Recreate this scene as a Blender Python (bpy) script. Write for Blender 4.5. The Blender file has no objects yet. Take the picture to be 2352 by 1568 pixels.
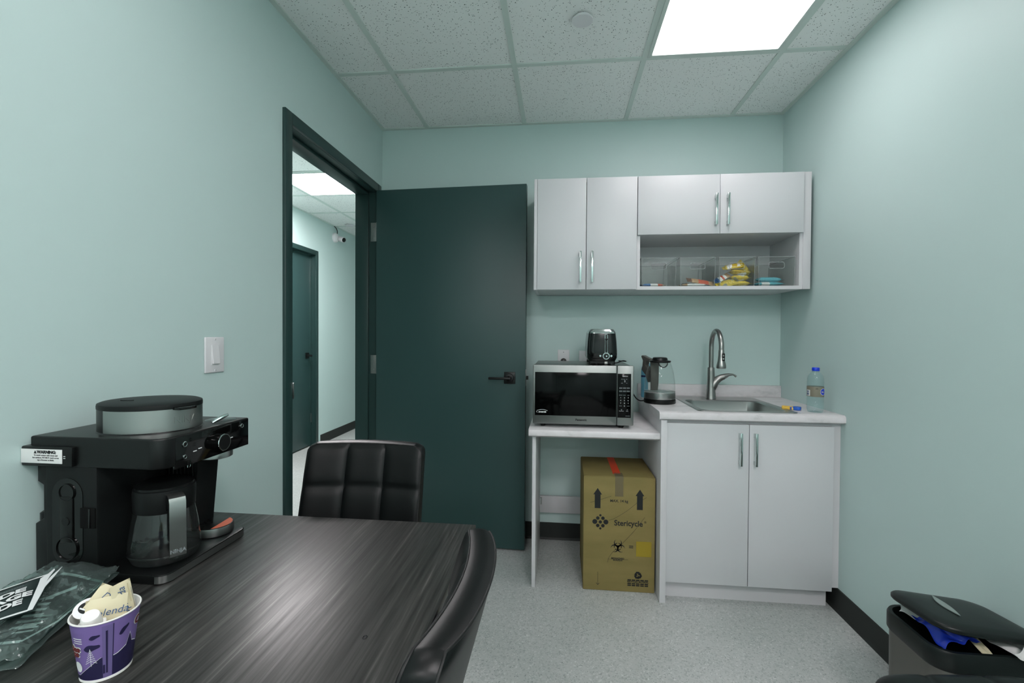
import bpy, bmesh, math, random
from mathutils import Matrix, Vector, Euler
from math import sin, cos, pi, radians, sqrt
random.seed(7)
SC = bpy.context.scene
COL = SC.collection

# ------------------------------------------------------------------ camera
CAM = (1.1348, -2.8643, 1.2605)
cd = bpy.data.cameras.new('camera'); cd.sensor_width = 36.0; cd.sensor_fit = 'HORIZONTAL'
cd.lens = 1064.6124 / 2352 * 36; cd.clip_start = 0.02; cd.clip_end = 60
cam = bpy.data.objects.new('camera', cd); COL.objects.link(cam); SC.camera = cam
def cam_axes(yaw, pitch, roll):
    f = Vector((-sin(yaw) * cos(pitch), cos(yaw) * cos(pitch), sin(pitch)))
    r = Vector((cos(yaw), sin(yaw), 0)); u = r.cross(f)
    return r * cos(roll) + u * sin(roll), -r * sin(roll) + u * cos(roll), f
_r, _u, _f = cam_axes(0.1039, -0.0144, 0.0062)
cam.matrix_world = Matrix(((_r.x, _u.x, -_f.x, CAM[0]), (_r.y, _u.y, -_f.y, CAM[1]), (_r.z, _u.z, -_f.z, CAM[2]), (0, 0, 0, 1)))
# ------------------------------------------------------------------ world, exposure
w = bpy.data.worlds.new('world'); SC.world = w; w.use_nodes = True
w.node_tree.nodes['Background'].inputs[0].default_value = (0.6, 0.7, 0.7, 1)
w.node_tree.nodes['Background'].inputs[1].default_value = 0.02
SC.view_settings.view_transform = 'Standard'; SC.view_settings.look = 'None'
SC.view_settings.exposure = 0.0; SC.view_settings.gamma = 1.0
try: SC.view_settings.use_curve_mapping = False
except Exception: pass
PANEL = 8.2            # radiance of the ceiling light diffusers (the room's own lamps)
HALLP = 66.0
FILLP = 39.0           # unseen panels behind the viewer, added as front fill light

# ------------------------------------------------------------------ materials
MAT = {}
def lin(c):
    return tuple((v / 12.92 if v <= 0.04045 else ((v + 0.055) / 1.055) ** 2.4) for v in [x / 255 for x in c]) + (1,)
def mat(name, rgb, rough=0.5, metal=0.0, spec=0.5, coat=0.0, bump=None, trans=0.0, ior=1.45, aniso=0.0):
    m = bpy.data.materials.new(name); m.use_nodes = True; MAT[name] = m
    b = m.node_tree.nodes['Principled BSDF']
    b.inputs['Base Color'].default_value = lin(rgb) if max(rgb) > 1 else tuple(rgb) + (1,)
    b.inputs['Roughness'].default_value = rough; b.inputs['Metallic'].default_value = metal
    b.inputs['Specular IOR Level'].default_value = spec; b.inputs['Coat Weight'].default_value = coat
    b.inputs['Transmission Weight'].default_value = trans; b.inputs['IOR'].default_value = ior
    if aniso: b.inputs['Anisotropic'].default_value = aniso
    if bump:
        nt = m.node_tree; n = nt.nodes.new('ShaderNodeTexNoise'); g = nt.nodes.new('ShaderNodeNewGeometry')
        n.inputs['Scale'].default_value = bump[0]; n.inputs['Detail'].default_value = 3
        bp = nt.nodes.new('ShaderNodeBump'); bp.inputs['Strength'].default_value = bump[1]; bp.inputs['Distance'].default_value = 0.002
        nt.links.new(g.outputs['Position'], n.inputs['Vector']); nt.links.new(n.outputs['Fac'], bp.inputs['Height'])
        nt.links.new(bp.outputs['Normal'], b.inputs['Normal'])
    return m
def N(m, t): return m.node_tree.nodes.new(t)
def L(m, a, b): m.node_tree.links.new(a, b)
def ramp(m, fac, stops, interp='LINEAR'):
    r = N(m, 'ShaderNodeValToRGB'); r.color_ramp.interpolation = interp
    els = r.color_ramp.elements
    while len(els) < len(stops): els.new(0.5)
    for e, (p, c) in zip(els, stops): e.position = p; e.color = c if len(c) == 4 else lin(c)
    L(m, fac, r.inputs['Fac']); return r
def pos(m, scale=(1, 1, 1), rot=(0, 0, 0)):
    g = N(m, 'ShaderNodeNewGeometry'); mp = N(m, 'ShaderNodeMapping'); mp.inputs['Scale'].default_value = scale
    mp.inputs['Rotation'].default_value = rot
    L(m, g.outputs['Position'], mp.inputs['Vector']); return mp.outputs['Vector']
def emit(name, rgb, s):
    m = bpy.data.materials.new(name); m.use_nodes = True; MAT[name] = m
    nt = m.node_tree; nt.nodes.clear(); o = nt.nodes.new('ShaderNodeOutputMaterial'); e = nt.nodes.new('ShaderNodeEmission')
    e.inputs[0].default_value = tuple(rgb) + (1,); e.inputs[1].default_value = s; nt.links.new(e.outputs[0], o.inputs[0]); return m
def clear(name, tint, refl_rough=0.05, body=0.0, bodycol=(200, 210, 210), ior=1.45):
    """thin see-through sheet: transparent with a fresnel gloss and a little milky body"""
    m = bpy.data.materials.new(name); m.use_nodes = True; MAT[name] = m
    nt = m.node_tree; nt.nodes.clear(); o = nt.nodes.new('ShaderNodeOutputMaterial')
    t = nt.nodes.new('ShaderNodeBsdfTransparent'); t.inputs[0].default_value = lin(tint)
    g = nt.nodes.new('ShaderNodeBsdfGlossy'); g.inputs['Roughness'].default_value = refl_rough
    lw = nt.nodes.new('ShaderNodeLayerWeight'); lw.inputs['Blend'].default_value = 0.5
    pw = nt.nodes.new('ShaderNodeMath'); pw.operation = 'POWER'; pw.inputs[1].default_value = 4.0; nt.links.new(lw.outputs['Facing'], pw.inputs[0])
    fr = nt.nodes.new('ShaderNodeMath'); fr.operation = 'MULTIPLY_ADD'; fr.inputs[1].default_value = 0.55; fr.inputs[2].default_value = ((ior - 1) / (ior + 1)) ** 2
    nt.links.new(pw.outputs[0], fr.inputs[0])
    mx = nt.nodes.new('ShaderNodeMixShader'); nt.links.new(fr.outputs[0], mx.inputs[0])
    nt.links.new(t.outputs[0], mx.inputs[1]); nt.links.new(g.outputs[0], mx.inputs[2])
    d = nt.nodes.new('ShaderNodeBsdfDiffuse'); d.inputs[0].default_value = lin(bodycol)
    m2 = nt.nodes.new('ShaderNodeMixShader'); m2.inputs[0].default_value = body
    nt.links.new(mx.outputs[0], m2.inputs[1]); nt.links.new(d.outputs[0], m2.inputs[2]); nt.links.new(m2.outputs[0], o.inputs[0])
    return m

mat('wall_paint', (195, 216, 213), 0.45, spec=0.35, bump=(260, 0.06))
mat('door_paint', (48, 74, 73), 0.38, spec=0.45, bump=(180, 0.05))
mat('frame_paint', (40, 64, 62), 0.33, spec=0.5, bump=(180, 0.04))
mat('baseboard_vinyl', (38, 42, 40), 0.5, spec=0.4)
mat('melamine', (204, 206, 208), 0.34, spec=0.35)
mat('melamine_edge', (207, 207, 209), 0.35)
mat('grid_white', (206, 218, 212), 0.5)
mat('plate_white', (222, 222, 224), 0.35)
mat('chrome', (200, 210, 208), 0.12, 1.0)
mat('steel', (168, 170, 168), 0.28, 1.0, aniso=0.4)
mat('steel_light', (160, 163, 160), 0.36, 1.0)
mat('nickel', (158, 158, 155), 0.32, 1.0)
mat('black_plastic', (11, 13, 13), 0.34, spec=0.4)
mat('black_matte', (13, 16, 16), 0.5, spec=0.3)
mat('black_gloss', (8, 9, 9), 0.06, spec=0.55)
mat('dark_hole', (5, 6, 6), 0.8, spec=0.2)
mat('leather', (5, 8, 8), 0.40, spec=0.32, bump=(420, 0.035))
mat('leather_seam', (8, 10, 10), 0.6)
mat('toaster_black', (7, 11, 11), 0.12, spec=0.45)
mat('oven_steel', (134, 137, 135), 0.36, 1.0)
mat('bin_steel', (118, 116, 112), 0.42, 1.0)
mat('oven_glass', (5, 6, 6), 0.10, spec=0.16)
mat('grey_plastic', (82, 80, 76), 0.4)
mat('soap_blue', (120, 190, 215), 0.25, trans=0.25)
mat('navy', (25, 40, 90), 0.45)
mat('cap_blue', (22, 60, 205), 0.35)
mat('label_olive', (128, 124, 108), 0.5)
mat('label_white', (226, 228, 226), 0.5)
mat('print_black', (22, 25, 26), 0.6)
mat('print_white', (222, 226, 226), 0.6)
mat('print_grey', (120, 128, 130), 0.6)
mat('print_maroon', (104, 40, 40), 0.55)
mat('print_blue', (50, 84, 128), 0.6)
mat('print_navy', (34, 30, 66), 0.5)
mat('cup_purple', (116, 98, 154), 0.5)
mat('cup_purple_dark', (104, 92, 140), 0.5)
mat('cup_white', (226, 226, 222), 0.5)
mat('packet_yellow', (208, 200, 168), 0.6)
mat('packet_shade', (196, 186, 148), 0.6)
mat('snack_yellow', (206, 182, 70), 0.3)
mat('snack_orange', (205, 110, 70), 0.35)
mat('snack_red', (190, 82, 52), 0.35)
mat('snack_tan', (176, 142, 104), 0.35)
mat('snack_brown', (98, 66, 48), 0.35)
mat('snack_teal', (96, 176, 190), 0.35)
mat('snack_teal_dark', (22, 92, 104), 0.35)
mat('snack_blue', (60, 110, 168), 0.35)
mat('tape_red', (226, 74, 40), 0.4)
mat('tape_clear', (150, 140, 100), 0.22)
mat('sticker_yellow', (150, 130, 30), 0.6)
mat('sticker_orange', (216, 112, 84), 0.5)
mat('clip_yellow', (228, 188, 80), 0.4)
mat('clip_blue', (40, 96, 190), 0.4)
mat('bag_blue', (34, 62, 190), 0.28)
mat('paper_white', (222, 222, 220), 0.65)
mat('paper_dark', (26, 40, 40), 0.35)
mat('lid_black', (17, 24, 23), 0.40, spec=0.4)
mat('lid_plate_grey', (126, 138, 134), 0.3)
clear('clear_acrylic', (250, 252, 251), 0.06, 0.02, (215, 222, 220), 1.3)
clear('clear_rim', (205, 212, 210), 0.08, 0.28, (225, 230, 230), 1.5)
clear('kettle_glass', (250, 252, 251), 0.03, 0.02, ior=1.3)
clear('carafe_glass', (228, 234, 232), 0.03, 0.01, ior=1.7)
clear('bottle_plastic', (240, 248, 248), 0.08, 0.08, (190, 215, 215), 1.4)
clear('bag_film', (224, 235, 232), 0.08, 0.05, (190, 206, 204), 1.75)
clear('tape_film', (228, 222, 200), 0.15, 0.12, (200, 196, 170), 1.4)
emit('panel_glow', (1.0, 0.935, 0.955), PANEL)
emit('table_glow', (1.0, 0.935, 0.955), PANEL * 0.66)
emit('fill_glow', (1.0, 0.935, 0.955), FILLP)
emit('hall_glow', (1.0, 0.94, 0.955), HALLP)
emit('screen_digit', (0.85, 0.95, 0.95), 0.7)

# floor: speckled grey vinyl
m = mat('floor_vinyl', (150, 155, 152), 0.42, spec=0.4)
v1 = N(m, 'ShaderNodeTexVoronoi'); v1.inputs['Scale'].default_value = 150; L(m, pos(m), v1.inputs['Vector'])
r1 = ramp(m, v1.outputs['Color'], [(0.0, (150, 156, 154)), (0.18, (165, 170, 168)), (0.30, (184, 188, 186)), (0.70, (192, 195, 193)), (0.86, (214, 216, 214)), (1.0, (226, 227, 225))], 'CONSTANT')
v2 = N(m, 'ShaderNodeTexVoronoi'); v2.inputs['Scale'].default_value = 330; L(m, pos(m), v2.inputs['Vector'])
r2 = ramp(m, v2.outputs['Color'], [(0.0, (84, 94, 92)), (0.13, (184, 187, 185)), (0.88, (228, 229, 227))], 'CONSTANT')
mx = N(m, 'ShaderNodeMixRGB'); mx.inputs[0].default_value = 0.5; L(m, r1.outputs[0], mx.inputs[1]); L(m, r2.outputs[0], mx.inputs[2])
nz = N(m, 'ShaderNodeTexNoise'); nz.inputs['Scale'].default_value = 1.6; L(m, pos(m), nz.inputs['Vector'])
r3 = ramp(m, nz.outputs['Fac'], [(0.35, (235, 238, 236)), (0.65, (255, 255, 255))])
mm = N(m, 'ShaderNodeMixRGB'); mm.blend_type = 'MULTIPLY'; mm.inputs[0].default_value = 1; L(m, mx.outputs[0], mm.inputs[1]); L(m, r3.outputs[0], mm.inputs[2])
L(m, mm.outputs[0], m.node_tree.nodes['Principled BSDF'].inputs['Base Color'])

# ceiling tile: pale with pin holes
m = mat('ceiling_tile', (240, 243, 241), 0.85, spec=0.2)
n0 = N(m, 'ShaderNodeTexNoise'); n0.inputs['Scale'].default_value = 70; L(m, pos(m), n0.inputs['Vector'])
ad = N(m, 'ShaderNodeVectorMath'); ad.operation = 'MULTIPLY_ADD'; ad.inputs[1].default_value = (0.006, 0.006, 0.0)
L(m, n0.outputs['Color'], ad.inputs[0]); L(m, pos(m), ad.inputs[2])
v1 = N(m, 'ShaderNodeTexVoronoi'); v1.inputs['Scale'].default_value = 150; L(m, ad.outputs[0], v1.inputs['Vector'])
sep = N(m, 'ShaderNodeSeparateColor'); L(m, v1.outputs['Color'], sep.inputs[0])
th = N(m, 'ShaderNodeMath'); th.operation = 'MULTIPLY'; th.inputs[1].default_value = 0.34; L(m, sep.outputs[0], th.inputs[0])
lt = N(m, 'ShaderNodeMath'); lt.operation = 'LESS_THAN'; L(m, v1.outputs['Distance'], lt.inputs[0]); L(m, th.outputs[0], lt.inputs[1])
gt = N(m, 'ShaderNodeMath'); gt.operation = 'GREATER_THAN'; gt.inputs[1].default_value = 0.42; L(m, sep.outputs[1], gt.inputs[0])
an = N(m, 'ShaderNodeMath'); an.operation = 'MULTIPLY'; L(m, lt.outputs[0], an.inputs[0]); L(m, gt.outputs[0], an.inputs[1])
rc = ramp(m, an.outputs[0], [(0.0, (240, 243, 241)), (1.0, (84, 98, 96))])
L(m, rc.outputs[0], m.node_tree.nodes['Principled BSDF'].inputs['Base Color'])

# counter laminate: white with soft grey clouds
m = mat('laminate', (206, 203, 205), 0.35)
n1 = N(m, 'ShaderNodeTexNoise'); n1.inputs['Scale'].default_value = 9; n1.inputs['Detail'].default_value = 7; n1.inputs['Roughness'].default_value = 0.62
L(m, pos(m, (1, 1.6, 2)), n1.inputs['Vector'])
rc = ramp(m, n1.outputs['Fac'], [(0.34, (192, 191, 192)), (0.46, (210, 207, 208)), (0.62, (217, 214, 216)), (0.72, (206, 203, 205))])
L(m, rc.outputs[0], m.node_tree.nodes['Principled BSDF'].inputs['Base Color'])

# table top: dark grey wood grain running away from the camera
m = mat('table_wood', (48, 48, 46), 0.34, spec=0.5)
n1 = N(m, 'ShaderNodeTexNoise'); n1.inputs['Scale'].default_value = 1; n1.inputs['Detail'].default_value = 6; n1.inputs['Roughness'].default_value = 0.65
L(m, pos(m, (58, 2.4, 10)), n1.inputs['Vector'])
n2 = N(m, 'ShaderNodeTexNoise'); n2.inputs['Scale'].default_value = 1; n2.inputs['Detail'].default_value = 4
L(m, pos(m, (190, 5, 10)), n2.inputs['Vector'])
ma = N(m, 'ShaderNodeMath'); ma.operation = 'MULTIPLY_ADD'; ma.inputs[1].default_value = 0.45; L(m, n2.outputs['Fac'], ma.inputs[0])
mb = N(m, 'ShaderNodeMath'); mb.operation = 'MULTIPLY'; mb.inputs[1].default_value = 0.62; L(m, n1.outputs['Fac'], mb.inputs[0]); L(m, mb.outputs[0], ma.inputs[2])
rc = ramp(m, ma.outputs[0], [(0.37, (17, 18, 17)), (0.49, (40, 41, 39)), (0.60, (58, 58, 56)), (0.71, (92, 91, 88))])
b = m.node_tree.nodes['Principled BSDF']; L(m, rc.outputs[0], b.inputs['Base Color'])
rr = ramp(m, ma.outputs[0], [(0.35, (0.44, 0.44, 0.44, 1)), (0.7, (0.32, 0.32, 0.32, 1))]); L(m, rr.outputs[0], b.inputs['Roughness'])
bp = N(m, 'ShaderNodeBump'); bp.inputs['Strength'].default_value = 0.15; bp.inputs['Distance'].default_value = 0.001
L(m, ma.outputs[0], bp.inputs['Height']); L(m, bp.outputs['Normal'], b.inputs['Normal'])

# cardboard
m = mat('cardboard', (136, 122, 76), 0.75, spec=0.2)
n1 = N(m, 'ShaderNodeTexNoise'); n1.inputs['Scale'].default_value = 5; n1.inputs['Detail'].default_value = 5; L(m, pos(m, (1, 1, 3)), n1.inputs['Vector'])
rc = ramp(m, n1.outputs['Fac'], [(0.3, (128, 116, 72)), (0.7, (140, 126, 80))]); L(m, rc.outputs[0], m.node_tree.nodes['Principled BSDF'].inputs['Base Color'])
# snack wrapper: yellow foil with white and grey print patches
m = mat('snack_print', (206, 182, 70), 0.28)
v1 = N(m, 'ShaderNodeTexVoronoi'); v1.inputs['Scale'].default_value = 34; L(m, pos(m), v1.inputs['Vector'])
rc = ramp(m, v1.outputs['Color'], [(0.0, (206, 182, 70)), (0.55, (196, 168, 60)), (0.66, (226, 226, 224)), (0.80, (140, 140, 120)), (0.88, (214, 186, 60))], 'CONSTANT')
L(m, rc.outputs[0], m.node_tree.nodes['Principled BSDF'].inputs['Base Color'])

# ------------------------------------------------------------------ mesh builder
class MB:
    def __init__(s): s.v = []; s.f = []; s.mi = []; s.mats = []; s.sm = []
    def add(s, bm, m, smooth=True, M=None):
        if m not in s.mats: s.mats.append(m)
        k = s.mats.index(m); o = len(s.v)
        bm.verts.index_update()
        for v in bm.verts: s.v.append((M @ v.co) if M else v.co.copy())
        for f in bm.faces: s.f.append([o + v.index for v in f.verts]); s.mi.append(k); s.sm.append(smooth)
        bm.free(); return s
    def raw(s, verts, faces, m, smooth=True, M=None):
        if m not in s.mats: s.mats.append(m)
        k = s.mats.index(m); o = len(s.v)
        for v in verts: v = Vector(v); s.v.append((M @ v) if M else v)
        for f in faces: s.f.append([o + i for i in f]); s.mi.append(k); s.sm.append(smooth)
        return s
    def box(s, x0, x1, y0, y1, z0, z1, m, bev=0.0, seg=2, M=None):
        bm = bmesh.new(); bmesh.ops.create_cube(bm, size=1)
        for v in bm.verts: v.co = Vector(((x0 + x1) / 2 + v.co.x * (x1 - x0), (y0 + y1) / 2 + v.co.y * (y1 - y0), (z0 + z1) / 2 + v.co.z * (z1 - z0)))
        if bev > 0: bmesh.ops.bevel(bm, geom=bm.edges[:], offset=bev, segments=seg, profile=0.5, affect='EDGES')
        return s.add(bm, m, True, M)
    def prism(s, poly, h0, h1, m, axis='z', bev=0.0, seg=2, M=None, bev_v=0.0):
        """poly of 2D points extruded h0..h1 along axis. z:(x,y) y:(x,z) x:(y,z)"""
        def P(p, h): return {'z': (p[0], p[1], h), 'y': (p[0], h, p[1]), 'x': (h, p[0], p[1])}[axis]
        bm = bmesh.new(); a = [bm.verts.new(P(p, h0)) for p in poly]; b = [bm.verts.new(P(p, h1)) for p in poly]
        n = len(poly); bm.faces.new(a); bm.faces.new(b[::-1])
        for i in range(n): bm.faces.new((a[i], b[i], b[(i + 1) % n], a[(i + 1) % n]))
        bmesh.ops.recalc_face_normals(bm, faces=bm.faces[:])
        if bev > 0:
            caps = set(a) | set(b)
            es = [e for e in bm.edges if (e.verts[0] in a) == (e.verts[1] in a)]
            bmesh.ops.bevel(bm, geom=es, offset=bev, segments=seg, profile=0.5, affect='EDGES')
        return s.add(bm, m, True, M)
    def lathe(s, prof, c, m, n=40, axis='z', sx=1.0, sy=1.0, M=None, a0=0.0, a1=2 * pi, caps=False):
        full = abs(a1 - a0 - 2 * pi) < 1e-6; k = n if full else n + 1
        vs = []; fs = []
        for r, h in prof:
            for i in range(k):
                a = a0 + (a1 - a0) * i / n; p = (r * cos(a) * sx, r * sin(a) * sy, h)
                if axis == 'y': p = (p[0], h, p[1])
                if axis == 'x': p = (h, p[0], p[1])
                vs.append((c[0] + p[0], c[1] + p[1], c[2] + p[2]))
        for j in range(len(prof) - 1):
            for i in range(n if full else n):
                i2 = (i + 1) % k if full else i + 1
                fs.append((j * k + i, j * k + i2, (j + 1) * k + i2, (j + 1) * k + i))
        bm = bmesh.new(); bv = [bm.verts.new(v) for v in vs]
        for f in fs:
            try: bm.faces.new([bv[i] for i in f])
            except Exception: pass
        if full and caps:
            for j in (0, len(prof) - 1):
                if prof[j][0] > 1e-6 and (prof[0] != prof[-1]): bm.faces.new([bv[j * k + i] for i in range(k)])
        bmesh.ops.remove_doubles(bm, verts=bm.verts[:], dist=1e-6)
        bmesh.ops.recalc_face_normals(bm, faces=bm.faces[:])
        return s.add(bm, m, True, M)
    def tube(s, pts, rad, m, n=12, cap=True, closed=False, M=None):
        pts = [Vector(p) for p in pts]; N_ = len(pts)
        rad = rad if isinstance(rad, (list, tuple)) else [rad] * N_
        bm = bmesh.new(); rings = []; up = None
        for i, p in enumerate(pts):
            if closed: t = pts[(i + 1) % N_] - pts[i - 1]
            else: t = pts[min(i + 1, N_ - 1)] - pts[max(i - 1, 0)]
            t.normalize()
            if up is None: up = Vector((0, 0, 1)) if abs(t.z) < 0.9 else Vector((0, 1, 0))
            a = t.cross(up); a.normalize(); b = a.cross(t); b.normalize(); up = b
            rings.append([bm.verts.new(p + (a * cos(2 * pi * k / n) + b * sin(2 * pi * k / n)) * rad[i]) for k in range(n)])
        for i in range(N_ if closed else N_ - 1):
            A = rings[i]; B = rings[(i + 1) % N_]
            for k in range(n): bm.faces.new((A[k], A[(k + 1) % n], B[(k + 1) % n], B[k]))
        if cap and not closed: bm.faces.new(rings[0][::-1]); bm.faces.new(rings[-1])
        bmesh.ops.recalc_face_normals(bm, faces=bm.faces[:])
        return s.add(bm, m, True, M)
    def text(s, txt, size, m, M, align='CENTER', bold=0.0, depth=0.0003, shear=0.0, sx=1.0, warp=None, space=1.0):
        c = bpy.data.curves.new('lettering', 'FONT'); c.body = txt; c.size = size; c.align_x = align; c.align_y = 'CENTER'
        c.offset = bold; c.extrude = depth; c.shear = shear; c.resolution_u = 3; c.space_character = space
        o = bpy.data.objects.new('lettering', c)
        COL.objects.link(o)
        dg = bpy.context.evaluated_depsgraph_get(); me = bpy.data.meshes.new_from_object(o.evaluated_get(dg))
        bpy.data.objects.remove(o); bpy.data.curves.remove(c)
        S = Matrix.Diagonal((sx, 1, 1, 1))
        vs = [S @ v.co for v in me.vertices]
        if warp: vs = [warp(v) for v in vs]
        s.raw(vs, [list(p.vertices) for p in me.polygons], m, False, M)
        bpy.data.meshes.remove(me); return s
    def flat(s, poly, m, M, depth=0.0003, warp=None):
        """flat printed shape in local XY"""
        n = len(poly); vs = [Vector((p[0], p[1], 0)) for p in poly] + [Vector((p[0], p[1], depth)) for p in poly]
        fs = [list(range(n, 2 * n)), list(range(n))[::-1]] + [[i, (i + 1) % n, n + (i + 1) % n, n + i] for i in range(n)]
        if warp: vs = [warp(v) for v in vs]
        return s.raw(vs, fs, m, False, M)
    def build(s, name, parent=None, loc=None, ang=35, rotz=0.0):
        off = Vector((0, 0, 0))
        if loc is not None: off = Vector(loc)
        elif parent is not None and parent.name in WORLDROOT: off = WORLDROOT[parent.name]
        me = bpy.data.meshes.new(name); me.from_pydata([v - off for v in s.v], [], s.f)
        for mm in s.mats: me.materials.append(MAT[mm])
        me.polygons.foreach_set('material_index', s.mi); me.polygons.foreach_set('use_smooth', s.sm)
        me.update(); me.set_sharp_from_angle(angle=radians(ang))
        o = bpy.data.objects.new(name, me); COL.objects.link(o)
        if parent is not None:
            o.parent = parent
            if parent.name in WORLDROOT: WORLDROOT[o.name] = WORLDROOT[parent.name]
        elif loc is not None: o.location = loc
        return o
WORLDROOT = {}
def tag(o, label, cat, group=None, kind=None):
    o['label'] = label; o['category'] = cat
    if group: o['group'] = group
    if kind: o['kind'] = kind
    return o
def thing(name, label, cat, loc, rotz=0.0, group=None, kind=None, world=True):
    """Empty at the base. world=True: parts are given in room coordinates (unrotated thing)."""
    o = bpy.data.objects.new(name, None); COL.objects.link(o); o.empty_display_size = 0.05
    o.location = loc; o.rotation_euler = (0, 0, rotz)
    if world: WORLDROOT[o.name] = Vector(loc)
    return tag(o, label, cat, group, kind)
def dup(o, loc, label, rot=None):
    c = o.copy(); COL.objects.link(c); c.location = loc; c['label'] = label
    if rot is not None: c.rotation_euler = rot
    for ch in o.children:
        d = ch.copy(); COL.objects.link(d); d.parent = c
        for g in ch.children:
            e = g.copy(); COL.objects.link(e); e.parent = d
    return c
def rrect(x0, x1, y0, y1, r, n=6):
    p = []
    for cx, cy, a in ((x1 - r, y1 - r, 0), (x0 + r, y1 - r, 90), (x0 + r, y0 + r, 180), (x1 - r, y0 + r, 270)):
        for i in range(n + 1): t = radians(a + 90 * i / n); p.append((cx + r * cos(t), cy + r * sin(t)))
    return p
def circ(cx, cy, r, n=24, ry=None): return [(cx + r * cos(2 * pi * i / n), cy + (ry or r) * sin(2 * pi * i / n)) for i in range(n)]
def frame_front(x, y, z): return Matrix(((1, 0, 0, x), (0, 0, -1, y), (0, 1, 0, z), (0, 0, 0, 1)))   # local XY on a surface facing -y
def frame_right(x, y, z): return Matrix(((0, 0, 1, x), (1, 0, 0, y), (0, 1, 0, z), (0, 0, 0, 1)))    # on a surface facing +x
def bez(p0, p1, p2, p3, n=14):
    p0, p1, p2, p3 = map(Vector, (p0, p1, p2, p3)); return [p0 * (1 - t) ** 3 + p1 * 3 * t * (1 - t) ** 2 + p2 * 3 * t * t * (1 - t) + p3 * t ** 3 for t in [i / n for i in range(n + 1)]]

# ------------------------------------------------------------------ the setting
W, H, YF, HX = 2.417, 2.5535, -6.8, -1.59        # room width, height, front wall, far hall wall
HY0, HY1 = -3.0, 5.2
D2 = (1.135, 2.055)
def struct(name, mb, label, cat, ang=35):
    return tag(mb.build(name, ang=ang), label, cat, kind='structure')
struct('floor', MB().box(HX - .1, W + .1, YF - .1, HY1 + .1, -.08, 0, 'floor_vinyl'), 'grey speckled vinyl floor of the break room and hall', 'floor')
struct('ceiling', MB().box(-.06, W + .1, YF - .1, .06, H + .004, H + .08, 'ceiling_tile').box(HX - .1, -.06, HY0 - .1, HY1 + .1, H + .004, H + .08, 'ceiling_tile'), 'white pin-holed acoustic tile ceiling', 'ceiling')
OY0, OY1, OZ = -1.0180, -0.0985, 2.1336          # door opening
struct('wall_left', MB().box(-.12, 0, YF, OY0 - .02, 0, H + .02, 'wall_paint').box(-.12, 0, OY1 + .02, HY1, 0, H + .02, 'wall_paint').box(-.12, 0, OY0 - .02, OY1 + .02, OZ + .02, H + .02, 'wall_paint'), 'pale teal left wall around the open doorway', 'wall')
struct('wall_back', MB().box(0, W + .1, 0, .1, 0, H + .02, 'wall_paint'), 'pale teal back wall behind the cabinets', 'wall')
struct('wall_right', MB().box(W, W + .1, YF, 0, 0, H + .02, 'wall_paint'), 'pale teal right wall beside the trash bin', 'wall')
struct('wall_front', MB().box(-.12, W + .1, YF - .1, YF, 0, H + .02, 'wall_paint'), 'pale teal wall behind the viewer', 'wall')
struct('wall_hall', MB().box(HX - .1, HX, HY0, D2[0] - .012, 0, H + .02, 'wall_paint').box(HX - .1, HX, D2[1] + .012, HY1, 0, H + .02, 'wall_paint').box(HX - .1, HX, D2[0] - .012, D2[1] + .012, 2.146, H + .02, 'wall_paint').box(HX, -.12, HY1, HY1 + .1, 0, H + .02, 'wall_paint').box(HX, -.12, HY0 - .1, HY0, 0, H + .02, 'wall_paint'), 'pale teal hall wall seen through the doorway', 'wall')
# ceiling grid
X0, G, YC = 0.2954, 0.6096, -0.6287
g = MB(); hw = .012
for i in range(4): g.box(X0 + G * i - hw, X0 + G * i + hw, YF, 0, H - .002, H + .006, 'grid_white')
for j in range(11):
    y = YC - G * j
    g.box(0, W, y - hw, y + hw, H - .0015, H + .006, 'grid_white')
g.box(0, .022, YF, 0, H - .003, H + .006, 'grid_white').box(W - .022, W, YF, 0, H - .003, H + .006, 'grid_white').box(.022, W - .022, -.022, 0, H - .0026, H + .006, 'grid_white')
for x in (HX + .012, -1.208, -.598): g.box(x - hw, x + hw, HY0, HY1, H - .002, H + .006, 'grid_white')
y = .672 - G * 4
while y < HY1: g.box(HX, -.12, y - hw, y + hw, H - .0015, H + .006, 'grid_white'); y += G
struct('trim_1', g, 'white metal grid bars between the ceiling tiles', 'ceiling grid')
# baseboards
bb = MB(); prof = [(0, 0), (-.016, 0), (-.007, .012), (-.005, .1), (0, .1016)]
struct('baseboard_right', bb.prism([(W + p[0], p[1]) for p in prof], YF, 0, 'baseboard_vinyl', axis='y'), 'dark grey vinyl baseboard along the right wall', 'baseboard')
struct('baseboard_back', MB().prism([(p[0], p[1]) for p in prof], 0.06, W, 'baseboard_vinyl', axis='x'), 'dark vinyl baseboard along the back wall under the counter', 'baseboard')
struct('baseboard_left', MB().prism([(-p[0], p[1]) for p in prof], YF, OY0 - .055, 'baseboard_vinyl', axis='y'), 'dark vinyl baseboard along the left wall behind the table', 'baseboard')
struct('baseboard_hall', MB().prism([(HX - p[0], p[1]) for p in prof], 2.17, HY1, 'baseboard_vinyl', axis='y'), 'dark grey baseboard on the far hall wall', 'baseboard')
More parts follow.
